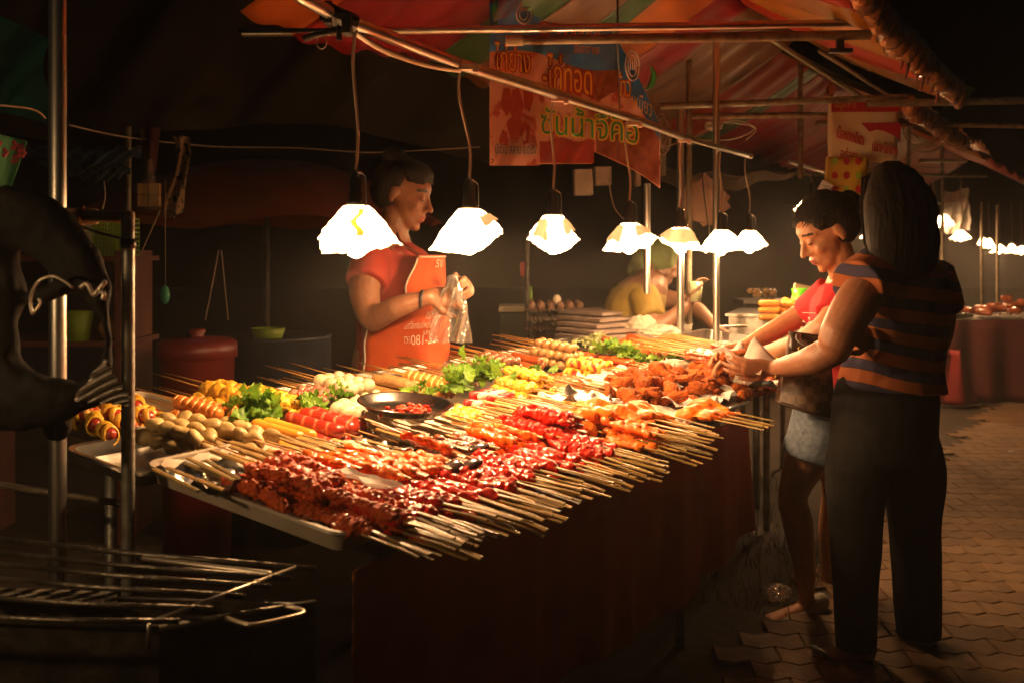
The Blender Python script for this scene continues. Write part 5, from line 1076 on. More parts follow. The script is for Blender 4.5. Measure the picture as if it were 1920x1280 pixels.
# ================================================================ lettering
def text_mesh(s, size=1.):
    cu = bpy.data.curves.new('t', 'FONT'); cu.body = s; cu.size = size; cu.extrude = 0; o = bpy.data.objects.new('t', cu); C.objects.link(o)
    dg = bpy.context.evaluated_depsgraph_get(); d = bpy.data.meshes.new_from_object(o.evaluated_get(dg)); bpy.data.objects.remove(o)
    return d
def lettering(s, fn, x0, y0, wd, ht, m, parent, name='lettering', outline=None, om=None, shear=0., oo=.0016):
    """lay text into the box (x0,y0,wd,ht) of a surface fn(x,y,offset)"""
    d = text_mesh(s); n = len(d.vertices)
    if not n: return
    P = np.empty(n*3); d.vertices.foreach_get('co', P); P = P.reshape(-1, 3); mn, mx = P.min(0), P.max(0); k = (mx-mn); P = (P-mn)/np.maximum(k, 1e-6)
    polys = [tuple(p.vertices) for p in d.polygons]; bpy.data.meshes.remove(d)
    X = x0+P[:, 0]*wd+shear*P[:, 1]*ht; Y_ = y0+P[:, 1]*ht
    if outline:
        b = MB()
        for i, (ox, oy) in enumerate([(math.cos(t)*outline, math.sin(t)*outline) for t in np.arange(0, 6.28, .785)]): b.add([fn(x+ox, y+oy, oo+.0003*i) for x, y in zip(X, Y_)], polys)
        b.obj(name+'_outline', om, parent, smooth=False)
    b = MB(); b.add([fn(x, y, oo+.005) for x, y in zip(X, Y_)], polys); return b.obj(name, m, parent, smooth=False)
# ---- the big vinyl banner
BY = 3.95
vin = lambda n, c, c2=None, s=8, **k: mat(n, c, c2, s, .3, .5, 14, coat=.45, **k)
bn = thing('vinyl_banner', 'big glossy vinyl banner with Thai lettering hanging behind the lamp rail', 'banner', W(1060, 320, BY))
def bf(x, y, off=0.):       # banner surface in photo-scale units at depth BY; curls away and down on the right
    cur = max(0, x-1160)/80; Yb = BY-.5+(x-918)/320*.85+.02*math.sin(x*.05+y*.02)+.012*math.sin(y*.06+x*.11)-.06*cur; sag = 14*cur*cur
    return W(x, y+sag, Yb-off)
def bpoly(x0, x1, y0f, y1f, m, name, off=0, nu=40, nv=30):
    b = MB(); b.grid(lambda u, v: bf(x0+(x1-x0)*u, y0f(x0+(x1-x0)*u)*(1-v)+y1f(x0+(x1-x0)*u)*v, off), nu, nv); return b.obj(name, m, bn)
blue = vin('banner_blue', (.03, .22, .6), (.02, .13, .4)); pinkm = vin('banner_pink_print', (.72, .38, .28), (.45, .05, .035), 9, thr=(.53, .6), c3=(.6, .3, .2)); redv = vin('banner_red_print', (.42, .05, .03), (.24, .02, .015), 10); brn = vin('banner_brown_print', (.2, .04, .02), (.34, .1, .05), 26)
topy = lambda x: -30 if x < 1050 else -30+max(0, x-1050)**1.55*.075
boty = lambda x: (311 if x < 1012 else 308 if x < 1114 else 285+ (x-1114)*.45)
bpoly(918, 1238, topy, lambda x: max(boty(x), topy(x)+4), pinkm, 'sheet', 0, 80, 70)
bpoly(918, 1160, lambda x: topy(x)+2, lambda x: 92+8*math.sin(x*.03)+(x-918)*.17, blue, 'blue_print', .003, 60, 20)
bpoly(1160, 1237, lambda x: topy(x)+2, lambda x: 150+(x-1160)*1.3, blue, 'blue_print', .003, 30, 20)
bpoly(1012, 1114, lambda x: 262+4*math.sin(x*.1), lambda x: 306, redv, 'red_print', .003, 30, 10)
bpoly(1118, 1236, lambda x: 205+(x-1118)*.15, lambda x: boty(x)-2, brn, 'brown_print', .003, 30, 20)
bpoly(1060, 1180, lambda x: 95+(x-1060)*.1, lambda x: 180+8*math.sin(x*.08), brn, 'brown_print', .002, 30, 20)
# printed chicken pieces
for k, (x, y, rx, ry) in enumerate(((950, 190, 10, 26), (968, 195, 12, 30), (990, 185, 9, 24), (965, 240, 14, 24), (985, 250, 9, 22), (945, 262, 8, 18), (1000, 270, 7, 16))):
    b = MB(); n_ = 22; pts = [bf(x+rx*(1+.15*math.sin(3*t+k))*math.cos(t), y+ry*(1+.12*math.sin(5*t+k))*math.sin(t), .004+.0004*k) for t in np.linspace(0, 2*math.pi, n_, endpoint=False)]; b.add(pts, [tuple(range(n_))]); b.obj('chicken_print', vin('chicken_print', (.3, .03, .015), (.42, .07, .03), 30), bn)
yl = vin('print_yellow', (.85, .5, .04)); rd = vin('print_red', (.4, .02, .01)); gr_ = vin('print_green', (.02, .3, .08)); wh = vin('print_white', (.65, .5, .42)); dk = vin('print_dark', (.04, .05, .07))
lettering('ไก่ย่าง', lambda x, y, o: bf(x, y-(x-960)*-.12, o), 928, 134, 66, -52, yl, bn, 'yellow_lettering', 2.6, rd)
lettering('-ไก่ทอด', lambda x, y, o: bf(x, y+(x-1010)*.16, o), 1018, 163, 92, -66, yl, bn, 'yellow_lettering', 3.0, rd)
lettering('ข้าว', lambda x, y, o: bf(x, y, o), 1158, 182, 24, -46, yl, bn, 'yellow_lettering', 2.4, rd)
lettering('เหนียว', lambda x, y, o: bf(x, y+(x-1180)*.3, o), 1186, 200, 36, -34, yl, bn, 'yellow_lettering')
lettering('ซันน้ำจิคีอ', lambda x, y, o: bf(x, y+(x-1010)*.1, o), 1014, 250, 182, -54, gr_, bn, 'green_lettering', 3.2, yl, oo=.006)
lettering('บังวิน สลาม จ.ตรัง', lambda x, y, o: bf(x, y, o), 929, 289, 76, -20, dk, bn, 'dark_lettering', 1.3, wh, oo=.006)
lettering('ร้านไก่', lambda x, y, o: bf(x, y+(x-1010)*.12, o), 1012, 66, 110, -40, rd, bn, 'red_lettering', 2.4, wh)
lettering('อิสลาม', lambda x, y, o: bf(x, y+(x-1070)*.05, o), 1078, 100, 44, -16, rd, bn, 'red_lettering', 1.6, wh)
def ring_(x, y, rx, ry, m, r=.0022, nm='emblem_ring', a0=0, a1=6.28, off=.009):
    b = MB(); b.tube([bf(x+rx*math.cos(t), y+ry*math.sin(t), off) for t in np.linspace(a0, a1, 26)], r, 5); b.obj(nm, m, bn)
ring_(1186, 122, 13, 28, wh, .004); ring_(1186, 122, 8, 20, wh, .003)
for dx in (-4, 0, 4): 
    b = MB(); b.tube([bf(1186+dx, 108, .009), bf(1186+dx, 130, .009)], .0028, 5); b.obj('emblem_bar', wh, bn)
ring_(982, 27, 14, 18, wh, .003); ring_(982, 27, 8, 11, wh, .002)
b = MB(); b.tube([bf(x, y, .009) for x, y in ((1221, 118), (1226, 132), (1222, 150), (1212, 162))], [.007, .014, .012, .003], 6, sub=3); b.obj('chilli_print', gr_, bn)
b = MB(); b.tube([bf(x, y, .008) for x, y in ((1221, 114), (1229, 132), (1226, 152), (1211, 165), (1214, 150), (1218, 132), (1219, 116))], .0018, 5); b.obj('chilli_outline', wh, bn)
b = MB(); b.tube([bf(x, y, .009) for x, y in ((932, -10), (927, 20), (932, 55))], [.006, .014, .004], 6, sub=3); b.obj('leaf_print', gr_, bn)
b = MB(); b.tube([bf(922, 302, .006)+V((.006*math.cos(t), 0, .006*math.sin(t))) for t in np.arange(0, 6.2, .6)], .002, 6, closed=True); b.obj('eyelet', gold, bn)
clearv = plastic_film('clear_vinyl', (.7, .72, .75), .35, .1)
b = MB(); b.grid(lambda u, v: bf(925+120*u, -20+(62-45*u)*v, .02+.01*math.sin(u*21+v*9)), 40, 20); b.obj('clear_cover', clearv, bn)
b = MB(); b.tube([W(1158, -10, 3.3), W(1158, 90, 3.35), W(1162, 205, 4.1)], .003, 6); tag(b.obj('black_string', sock), 'black string hanging in front of the banner from the top bars', 'string')
# ---- apron lettering
def apf(x, y, o):   # x 0..1 across, y pixel height
    v = (W(0, y, 3.75).z-W(0, 478, 3.75).z)/(W(0, 740, 3.75).z-W(0, 478, 3.75).z); p = apron(x, v); d = (p-V((W(742, 0, 3.75).x, 3.73, p.z))).normalized(); return p+d*(.003+o)
cr_ = mat('cream_print', (.8, .62, .48), rough=.7)
lettering('กระ', apf, .30, 592, .06, -13, cr_, P3, 'apron_lettering', oo=.0); lettering('ตัวแทนจำหน่าย', apf, .20, 608, .165, -15, cr_, P3, 'apron_lettering', oo=.0); lettering('ปร', apf, .31, 619, .05, -8, cr_, P3, 'apron_lettering', oo=0.); lettering('081-5', apf, .24, 636, .125, -17, cr_, P3, 'apron_lettering', oo=.0); lettering('ราย', apf, .27, 500, .18, -14, cr_, P3, 'apron_lettering', oo=0.)
b = MB(); b.tube([apf(.22+.017*math.cos(t), 627+9*math.sin(t), .004) for t in (.6, 2.5, 3.8, 5.7)], .0012, 5, closed=True); b.tube([apf(.213, 622, .004), apf(.225, 627, .004), apf(.217, 632, .004)], .0016, 5); b.obj('phone_emblem', cr_, P3)
# ---- distant signs
def sign(nm, label, x0, x1, y0, y1, Yd, m):
    r_ = thing(nm, label, 'sign', W((x0+x1)/2, y1, Yd)); f = lambda x, y, o: W(x, y, Yd)+V((0, -.004-o, 0)); b = MB(); b.grid(lambda u, v: W(x0+(x1-x0)*u, y0+(y1-y0)*v, Yd)+V((0, .02*math.sin(u*5+v*3), 0)), 12, 12); b.obj('board', m, r_, solid=.006); return r_, f
sg, f = sign('menu_banner', 'cream menu banner with red Thai lettering above the woman in red', 1554, 1684, 188, 305, 4.75, mat('cream_vinyl', (.8, .66, .42), (.7, .55, .34), 5, .5))
f2_ = lambda x, y, o: f(x, y, o+.025)
def flat(r_, pts, m, nm, off=0): b = MB(); b.add([f2_(x, y, off) for x, y in pts], [tuple(range(len(pts)))]); b.obj(nm, m, r_, smooth=False)
crim = mat('crimson_print', (.4, .01, .03), rough=.5); redp = mat('faded_red_print', (.5, .08, .04), rough=.6)
flat(sg, [(1555, 189), (1683, 189), (1683, 212), (1600, 212), (1555, 212)], crim, 'top_band'); flat(sg, [(1610, 232), (1684, 232), (1684, 268), (1672, 256), (1655, 248), (1640, 245), (1626, 249)], crim, 'curved_band')
lettering('เมนูอาหาร', f2_, 1560, 210, 40, -18, mat('sign_gold', (.6, .4, .1), rough=.5), sg, 'gold_lettering', oo=.004)
lettering('เนื้อแดดเดียว', lambda x, y, o: f2_(x, y+(x-1560)*.3, o), 1565, 258, 50, -24, redp, sg, 'red_lettering', .5, crim)
lettering('ปลาหมึกย่าง', lambda x, y, o: f2_(x, y+(x-1630)*.2, o), 1631, 284, 48, -22, redp, sg, 'red_lettering', .5, crim); lettering('อร่อย', lambda x, y, o: f2_(x, y+(x-1570)*.2, o), 1572, 296, 30, -20, redp, sg, 'red_lettering', .5, crim)
f = None
sg2, f = sign('fruit_poster', 'yellow poster with rows of red fruit behind the woman in red', 1549, 1625, 294, 392, 4.7, mat('yellow_vinyl', (.55, .36, .03), (.4, .26, .02), 8, .4))
for i, x in enumerate((1561, 1583, 1605)):
    for j_, y in enumerate((304, 330, 356, 380)):
        b = MB(); c = f(x, y, .028); n_ = 12; b.add([c+V((.015*math.cos(t), 0, .018*math.sin(t))) for t in np.linspace(0, 6.28, n_, endpoint=False)], [tuple(range(n_))]); b.obj('fruit_print', crim if (i+j_) % 3 else mat('lime_print', (.25, .4, .03)), sg2, smooth=False)
b = MB(); c = W(1545, 362, 4.68); b.box(c, (.07, .01, .1), Euler((0, .5, 0)).to_matrix()); tag(b.obj('paper_tag', paper, smooth=False), 'white paper tag beside the yellow poster', 'paper')
# ================================================================ hanging things
def cardstack(c, n, w_, m, seed, label, nm='paper_sheet'):
    for k in range(n):
        rr = random.Random(seed+k); b = MB(); a_ = rr.uniform(-.6, .6)+.6; Rm = Matrix.Rotation(a_, 3, 'Y'); off = V((rr.uniform(-.03, .03), k*.008, rr.uniform(-.04, .04)))
        b.grid(lambda u, v: c+off+Rm @ V(((u-.5)*w_, .006*math.sin(u*7+v*5+k), (v-.5)*w_)), 8, 8); tag(b.obj(nm, m), label+', '+ORD[k]+' from the front', 'paper', 'paper sheets clipped between the uprights')
cardstack(W(1320, 380, 4.85), 5, .17, mat('pinkish_wrapping_paper', (.42, .27, .2), (.34, .2, .15), 8, .7, .15, 20), 3, 'pinkish wrapping sheet hanging askew behind the fifth lamp')
b = MB(); b.tube([W(1318, 320, 4.8), W(1318, 345, 4.8), W(1326, 410, 4.78), W(1336, 468, 4.78)], .003, 6, sub=4); tag(b.obj('black_string', sock), 'black cord hanging in front of the wrapping sheets', 'string')
for (x0, x1, y0, y1, Yd, lb) in ((1075, 1110, 318, 367, 5.2, 'larger pale junction box hanging below the banner'), (1114, 1145, 313, 348, 5.35, 'smaller pale junction box right of the larger one'), (1190, 1199, 316, 350, 5.4, 'slim pale box below the right part of the banner')):
    b = MB(); p, q = W(x0, y0, Yd), W(x1, y1, Yd); b.box((p+q)/2, (q.x-p.x, .06, p.z-q.z), Euler((0, -.03, .12)).to_matrix()); o = tag(b.obj('junction_box', mat('pale_box_plastic', (.42, .3, .22), (.34, .24, .17), 12, .5, .05, 40), smooth=False), lb, 'junction box'); bv = o.modifiers.new('b', 'BEVEL'); bv.width = .006; bv.segments = 2
def coil(c, r, n, label, m=cordm, seed=0, sq=1.):
    rr = random.Random(seed); b = MB()
    for k in range(n):
        ox, oz, q = rr.uniform(-.02, .02), rr.uniform(-.03, .03), rr.uniform(.75, 1.1); b.tube([c+V((ox+r*q*sq*math.cos(t), rr.uniform(-.01, .01), oz+r*q*math.sin(t))) for t in np.linspace(0, 6.28, 18, endpoint=False)], .0035, 5, closed=True)
    return tag(b.obj('cable_coil', m), label, 'cable')
coil(W(1252, 130, 5.2), .1, 6, 'coil of pale cable hanging on the pole beside the banner', seed=1, sq=.5); coil(W(1732, 250, 7.0), .11, 7, 'coil of pale cable beyond the hair of the woman seen from behind', seed=2, sq=1.2); coil(W(1246, 250, 5.0), .09, 5, 'loose loops of pale cable under the first coil', seed=3, sq=.35)
for k, pts in enumerate(([(1200, 290, 5.0), (1290, 262, 4.9), (1350, 232, 4.9), (1415, 240, 5.0), (1370, 262, 5.0), (1270, 262, 4.9)], [(1330, 236, 4.9), (1380, 226, 4.9), (1418, 242, 5), (1400, 262, 5)], [(1545, 322, 7), (1580, 300, 7), (1770, 318, 7.5)], [(1140, 330, 5.2), (1150, 385, 5.2), (1168, 410, 5.1), (1180, 420, 5.0)])):
    b = MB(); b.tube([W(*p) for p in pts], .003, 6, sub=4); tag(b.obj('loose_cable', cordm), ('pale cable looping around the rail left of the sixth lamp', 'short pale cable loop above the sixth lamp', 'thin cable strung near the cream menu banner', 'thin dark wire below the small junction box')[k], 'cable')
crumpbag(W(1338, 236, 4.85), .035, milky, 'scrap of pale plastic tied in the cables above the rail', 9, sq=(1.3, .7, .8))
crumpbag(W(1557, 170, 5.3), .03, mat('copper_foil_knot', (.5, .2, .08), rough=.25, metal=.8), 'coppery knot of cord on the grey crossing pipe', 10, nm='cord_knot', cat='knot', sq=(.7, .7, 1.3))
# striped awning sheet beyond
b = MB(); aw = mat('striped_awning', (.32, .24, .16), (.08, .045, .03), 5, .7, .1, 20, wave='DIAGONAL')
b.grid(lambda u, v: W(1225+285*u, 318+8*math.sin(u*3)+(30-14*u)*v*math.sin(math.pi*(.15+.85*min(1, u*1.1)))+8*v, 7.2+.8*v)+V((0, 0, .02*math.sin(u*20))), 50, 8); tag(b.obj('striped_awning', aw, solid=.004), 'edge of a brown and cream striped awning beyond the sixth lamp', 'awning')
# hanging transparent bag far right
b = MB(); 
def fb(u, v): return W(1768+46*u+6*(1-v), 357+78*v+4*math.sin(u*6), 9.9)+V((.006*math.sin(v*19), .05*math.sin(u*14+v*4)+.03*math.sin(u*31), 0))
b.grid(fb, 40, 24); tag(b.obj('hanging_plastic_bag', plastic_film('shiny_far_film', (.8, .75, .68), .55, .08)), 'large clear plastic sheet hanging among the far lamps and catching their light', 'plastic sheet')
b = MB(); b.tube([W(1800, 332, 9.9), W(1803, 345, 9.9), W(1800, 360, 9.9)], .004, 6, sub=3); tag(b.obj('hanging_wire', cordm), 'wire holding the far plastic sheet', 'wire')
b = MB(); b.tube([W(1735, 378, 9.5), W(1762, 382, 9.5), W(1790, 378, 9.6)], .012, 8); tag(b.obj('lamp_rail', pole_steel), 'short bright piece of rail above the far lamps', 'rail')
# ================================================================ far stall at the right
st = thing('far_stall_table', 'food table of the far stall at the right picture edge', 'table', W(1860, 740, 9))
y0 = 620
def ft(x, py, Yd, h=0): p = W(x, 0, Yd); return V((p.x, p.y, .72+h))
b = MB(); b.box(V((4.05, 9.2, .70)), (3.0, 1.5, .03)); b.obj('table_top', wood, st, smooth=False)
for x, y_ in ((2.65, 8.55), (5.4, 8.55), (2.65, 9.85), (5.4, 9.85)): b = MB(); b.tube([V((x, y_, 0)), V((x, y_, .69))], .02, 8); b.obj('leg', galv, st)
b = MB(); b.grid(lambda u, v: V((2.5+3.1*u, 8.43+.03*math.sin(u*60)*(.3+v), .71-.69*v)), 80, 8); b.grid(lambda u, v: V((2.5+.02*math.sin(u*30)*v, 8.43+1.5*u, .71-.69*v)), 30, 8); tag(b.obj('table_cloth', mat('deep_red_cloth', (.08, .007, .006), (.055, .005, .005), 3, .7), solid=.003), 'dark red cloth of the far stall on the right', 'tablecloth')
b = MB(); c = W(1792, 690, 8.2); b.grid(lambda u, v: c+V(((u-.5)*(.12+.3*v), .05*math.sin(u*8), .15-.45*v)), 16, 10); tag(b.obj('red_cloth_drape', mat('bright_red_cloth', (.2, .008, .006), (.15, .006, .005), 4, .7), solid=.003), 'brighter red cloth hanging at the corner of the far stall', 'cloth')
def farheap(c, sx, sy, n, ms, nm, lb, cat, r, seed, long=2.2):
    rr = random.Random(seed)
    for k in range(n):
        d = K['far'+nm] if 'far'+nm in K else K.setdefault('far'+nm, [rod(nm, r*2*long, r, m_, s, .15, 40, seg=8, n=8) for s, m_ in enumerate(ms)])
        x, y = rr.uniform(-1, 1), rr.uniform(-1, 1); z = .17*(1-abs(x))*(1-abs(y))*rr.random(); o = ob(nm, rr.choice(d), None, Matrix.Translation(V(c)+V((x*sx, y*sy, r+z))) @ Matrix.Rotation(rr.uniform(-.6, .6)+2.3, 4, 'Z')); tag(o, lb, cat, lb+' heap')
b = MB(); b.box(V((3.7, 8.75, .74)), (.55, .35, .03)); tag(b.obj('far_tray', steel, smooth=False), 'steel tray under the red skewers of the far stall', 'tray')
farheap((3.62, 8.75, .76), .34, .25, 44, [redg2, glz], 'grilled_skewer', 'reddish grilled skewer on the far stall', 'skewer', .026, 1, 2.4)
farheap((3.75, 9.1, .78), .36, .16, 40, [yskin, tan_ball], 'yellow_snack', 'yellow snack at the back of the far stall', 'snack', .03, 2, 1)
farheap((4.4, 8.72, .74), .4, .2, 50, [fried, glz], 'brown_skewer', 'brown grilled skewer at the right edge of the far stall', 'skewer', .026, 3, 2.4)
for k, (x, y_, w_) in enumerate(((3.5, 8.5, .3), (4.2, 8.6, .3))):
    b = MB(); b.grid(lambda u, v: V((x+(u-.5)*w_, y_+(v-.5)*.2, .745+.02*abs(math.sin(u*20+v*9)))), 16, 10); tag(b.obj('foil_sheet', foil), ('crumpled foil at the near corner of the far stall', 'crumpled foil farther right on the far stall')[k], 'foil')
for k, (x, y_) in enumerate(((3.75, 9.6), (3.95, 9.6), (4.12, 9.62))): b = MB(); b.box(V((x, y_, .82)), (.16, .12, .16)); tag(b.obj('plastic_tub', mat(('dull_blue_tub', 'dull_green_tub', 'pale_tub')[k], ((.15, .16, .12), (.05, .16, .05), (.2, .2, .14))[k], rough=.4), smooth=False), ('greyish tub behind the far food', 'green tub behind the far food', 'pale tub behind the far food')[k], 'tub')
# steel box with spring rolls
sb = thing('steel_cabinet', 'grey steel box in front of the far vendor carrying golden spring rolls', 'cabinet', W(1445, 700, 5.0)); p = W(1400, 598, 4.75); q = W(1520, 622, 5.3)
b = MB(); ctr_ = V((p.x+.42, 5.05, 0)); b.box(V((ctr_.x, ctr_.y, p.z-.17)), (.8, .5, .34), Euler((0, 0, -.35)).to_matrix()); o = b.obj('box', galv, sb, smooth=False)
b = MB(); b.box(V((ctr_.x, ctr_.y, p.z+.006)), (.83, .53, .012), Euler((0, 0, -.35)).to_matrix()); b.obj('lid', steel, sb, smooth=False)
for dx in (-.3, .3): b = MB(); b.tube([V((ctr_.x+dx, ctr_.y, 0)), V((ctr_.x+dx, ctr_.y, p.z-.33))], .018, 8); b.obj('leg', galv, sb)
sr = mat('golden_spring_roll', (.6, .24, .03), (.45, .14, .02), 30, .5, .3, 70, coat=.1, var=.12); srm = [rod('spring_roll', .11, .0155, sr, s, .08, 60, seg=12, n=14) for s in range(3)]
for k in range(7):
    lay, i = divmod(k, 3); o = ob('spring_roll', srm[k % 3], None, Matrix.Translation(W(1443+(i)*2, 595-lay*13, 4.83+i*.034)+V((0, 0, .0)))  @ Matrix.Rotation(-.12, 4, 'Z')); tag(o, 'golden spring roll stacked neatly at the left of the steel box', 'spring roll', 'neatly stacked spring rolls')
for k in range(26):
    o = ob('spring_roll', srm[k % 3], None, Matrix.Translation(W(1482+random.uniform(-14, 26), 597-random.random()*30, 4.9+random.uniform(-.05, .12))) @ Euler((0, random.uniform(-.4, .4), random.uniform(-1.6, .3))).to_matrix().to_4x4()); tag(o, 'golden spring roll heaped loosely beside the green cup', 'spring roll', 'loose heap of spring rolls')
b = MB(); b.lathe([(0, 0), (.03, 0), (.042, .09), (.04, .09), (.028, .004), (0, .004)], 20, W(1500, 575, 4.95)); tag(b.obj('green_cup', mat('bright_green_plastic', (.12, .5, .03), rough=.3, transl=.3)), 'bright green cup between the spring rolls', 'cup')
b = MB(); b.box(W(1520, 560, 5.05), (.2, .02, .12), Euler((0, .2, .2)).to_matrix()); tag(b.obj('cardboard_piece', mat('cardboard', (.4, .26, .15), rough=.8), smooth=False), 'piece of pale card behind the spring rolls', 'card')
for k in range(16):
    o = ob('fried_ball', K['tan'][k % 3], None, Matrix.Translation(W(1405+random.random()*48, 545+random.random()*10, 6.0+random.uniform(-.1, .1)))); tag(o, 'brown fried ball on the distant tray behind the spring rolls', 'fried ball', 'distant fried balls')
b = MB(); b.box(W(1430, 558, 6.0)+V((0, 0, -.02)), (.3, .3, .02)); tag(b.obj('far_tray', steel, smooth=False), 'dim tray under the distant fried balls', 'tray')
for dx in (-.12, .12):
    b = MB(); q = W(1430, 558, 6.0); b.tube([V((q.x+dx, 6.0, 0)), V((q.x+dx, 6.0, q.z-.03))], .015, 8); tag(b.obj('stand_post', galv), 'thin post carrying the distant tray, '+('left' if dx < 0 else 'right'), 'post')
b = MB(); b.tube([W(1345, 612, 4.7), W(1400, 612, 4.75)], .006, 8); tag(b.obj('steel_rod', pole_steel), 'thin steel rod left of the spring roll box', 'rod')
b = MB(); q = W(1262, 622, 4.75); b.lathe([(.0, -.06), (.06, -.06), (.095, .04), (.092, .04), (.058, -.055), (0, -.055)], 28, q); b2 = tag(b.obj('clear_tub', plastic_film('cloudy_tub', (.6, .55, .45), .5, .25)), 'cloudy plastic tub behind the milky bag', 'tub')
# ================================================================ dark back area
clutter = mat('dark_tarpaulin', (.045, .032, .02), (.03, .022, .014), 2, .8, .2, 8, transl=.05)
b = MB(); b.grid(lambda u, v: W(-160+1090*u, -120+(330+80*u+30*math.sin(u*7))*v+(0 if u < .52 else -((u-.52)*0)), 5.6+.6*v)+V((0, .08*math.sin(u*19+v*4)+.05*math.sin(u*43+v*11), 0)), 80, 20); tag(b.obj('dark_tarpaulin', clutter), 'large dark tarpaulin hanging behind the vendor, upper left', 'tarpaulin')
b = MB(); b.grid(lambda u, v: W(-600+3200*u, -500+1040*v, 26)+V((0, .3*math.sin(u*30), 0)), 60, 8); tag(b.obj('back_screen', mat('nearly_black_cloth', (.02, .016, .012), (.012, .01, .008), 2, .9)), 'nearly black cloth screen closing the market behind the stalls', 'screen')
om_ = mat('rust_orange_umbrella', (.3, .06, .015), (.22, .045, .012), 4, .7, .1, 10, transl=.2)
b = MB(); c = W(500, 300, 6.6); n_ = 8
b.grid(lambda u, v: c+V((1.15*v*math.cos(6.283*u)*(1-.05*math.cos(8*6.283*u)), 1.15*v*math.sin(6.283*u), -.42*v*v-.02*math.cos(8*6.283*u)*v)), 64, 10); um = thing('market_umbrella', 'dim rust-orange umbrella behind the left lamp', 'umbrella', V((c.x, c.y, 0))); b.obj('umbrella_canopy', om_, um); b = MB(); b.tube([V((c.x, c.y, 0)), c], .02, 8); b.obj('pole', blackm, um)
teal = mat('teal_tarpaulin', (.03, .2, .16), (.02, .14, .11), 4, .5, .3, 8, transl=.3)
b = MB(); b.grid(lambda u, v: W(-80+170*u, 20+55*u*u+(200-80*u*0)*v-40*u*v, 3.6+.5*v)+V((0, .04*math.sin(u*9+v*6), 0)), 26, 20); tag(b.obj('teal_tarpaulin', teal), 'teal tarpaulin corner at the top left', 'tarpaulin')
bsm = mat('bluish_plastic_sheet', (.25, .36, .42), (.14, .2, .24), 12, .25, .5, 25, transl=.3, stretch=(.4, 1, 2))
b = MB(); b.grid(lambda u, v: W(40+225*u, 278+(14+10*math.sin(u*3.1))*v+18*math.sin(math.pi*u)*v, 4.2+.5*v)+V((0, 0, .012*math.sin(u*40+v*9))), 50, 8); b.grid(lambda u, v: W(120+125*u, 312+10*v+20*math.sin(math.pi*u)*(v*.8+.2), 4.2+.3*v)+V((0, 0, .012*math.sin(u*36+v*7))), 40, 8)
tag(b.obj('blue_plastic_sheet', bsm), 'sagging bluish plastic sheets tied up at the left', 'plastic sheet')
fl = thing('floral_cloth', 'green cloth with pink flowers hanging at the left picture edge', 'cloth', W(5, 395, 3.0)); gcl = mat('green_floral_cloth', (.1, .36, .16), (.07, .28, .12), 5, .7, .1, 20, transl=.15)
def fc(u, v, o=0): return W(-60+(95+12*(1-v)-34*v)*u, 238+26*u+(160-30*u)*v, 3.0)+V((0, .03*math.sin(u*9)-o, 0))
b = MB(); b.grid(fc, 20, 16); b.obj('cloth', gcl, fl, solid=.002)
for k, (u, v) in enumerate(((.78, .1), (.9, .12), (.98, .18), (.85, .28), (.62, .12), (.7, .22))):
    b = MB(); c = fc(u, v, .006)
    for q in range(5): b.ell(c+V((.009*math.cos(q*1.256), 0, .009*math.sin(q*1.256))), (.007, .0015, .007), nu=8, nv=5)
    b.obj('flower_print', mat('pink_print', (.5, .08, .1), rough=.7), fl)
for k, pts in enumerate(([(-20, 196, 2.9), (60, 205, 3.0), (85, 222, 3.1)], [(130, 235, 3.6), (240, 258, 4.6), (400, 275, 5.2), (560, 278, 5.3), (700, 286, 5.3), (900, 276, 5.3)], [(195, 340, 4.3), (197, 370, 4.3), (192, 392, 4.3)], [(410, 470, 5), (385, 600, 5)], [(415, 470, 5), (428, 600, 5)], [(300, 395, 4.6), (262, 480, 4.6)])):
    b = MB(); b.tube([W(*p) for p in pts], .0035, 6, sub=5); tag(b.obj('cord', cordm), ('pale cord at the top left edge', 'long slack cord strung across the dark tarpaulin', 'short cord hanging below the bluish sheets', 'left string of the dim hanging scale', 'right string of the dim hanging scale', 'thin string below the packets')[k], 'cord')
# packets, patterned cloth
pk = thing('packet_bundle', 'hanging clear bag with two rows of yellowish packets', 'packets', W(279, 390, 4.6))
for (x, y) in ((269, 355), (269, 377), (291, 355), (291, 377)): b = MB(); b.box(W(x, y, 4.6), (.044, .03, .05)); b.obj('packet', mat('buff_packet', (.42, .22, .07), (.34, .17, .05), 10, .6), pk, smooth=False)
b = MB(); b.grid(lambda u, v: W(262+12*(1-v)+(38-26*(1-v))*u, 300+95*v, 4.57)+V((0, -.02*math.sin(3.1*u), 0)), 12, 12); b.obj('clear_bag', plastic_film('dusty_film', (.4, .3, .2), .25, .3), pk)
dots = mat('dotted_cloth', (.3, .17, .08), (.02, .012, .01), 38, .8, thr=(.6, .62), detail=0)
b = MB(); b.grid(lambda u, v: W(325+30*u-8*v+6*math.sin(v*5), 256+(158-30*abs(u-.4))*v, 4.7)+V((0, .03*math.sin(u*9+v*5), 0)), 16, 30); tag(b.obj('dotted_cloth', dots, solid=.003), 'cloth with dark dots hanging right of the packets', 'cloth')
b = MB(); b.grid(lambda u, v: W(262+36*u*(1-v*.5)+10*v, 240+80*v, 4.75)+V((0, .03*math.sin(u*7), 0)), 10, 12); tag(b.obj('maroon_bag', mat('maroon_cloth', (.12, .015, .02), rough=.8)), 'dim maroon cloth bag above the packets', 'bag')
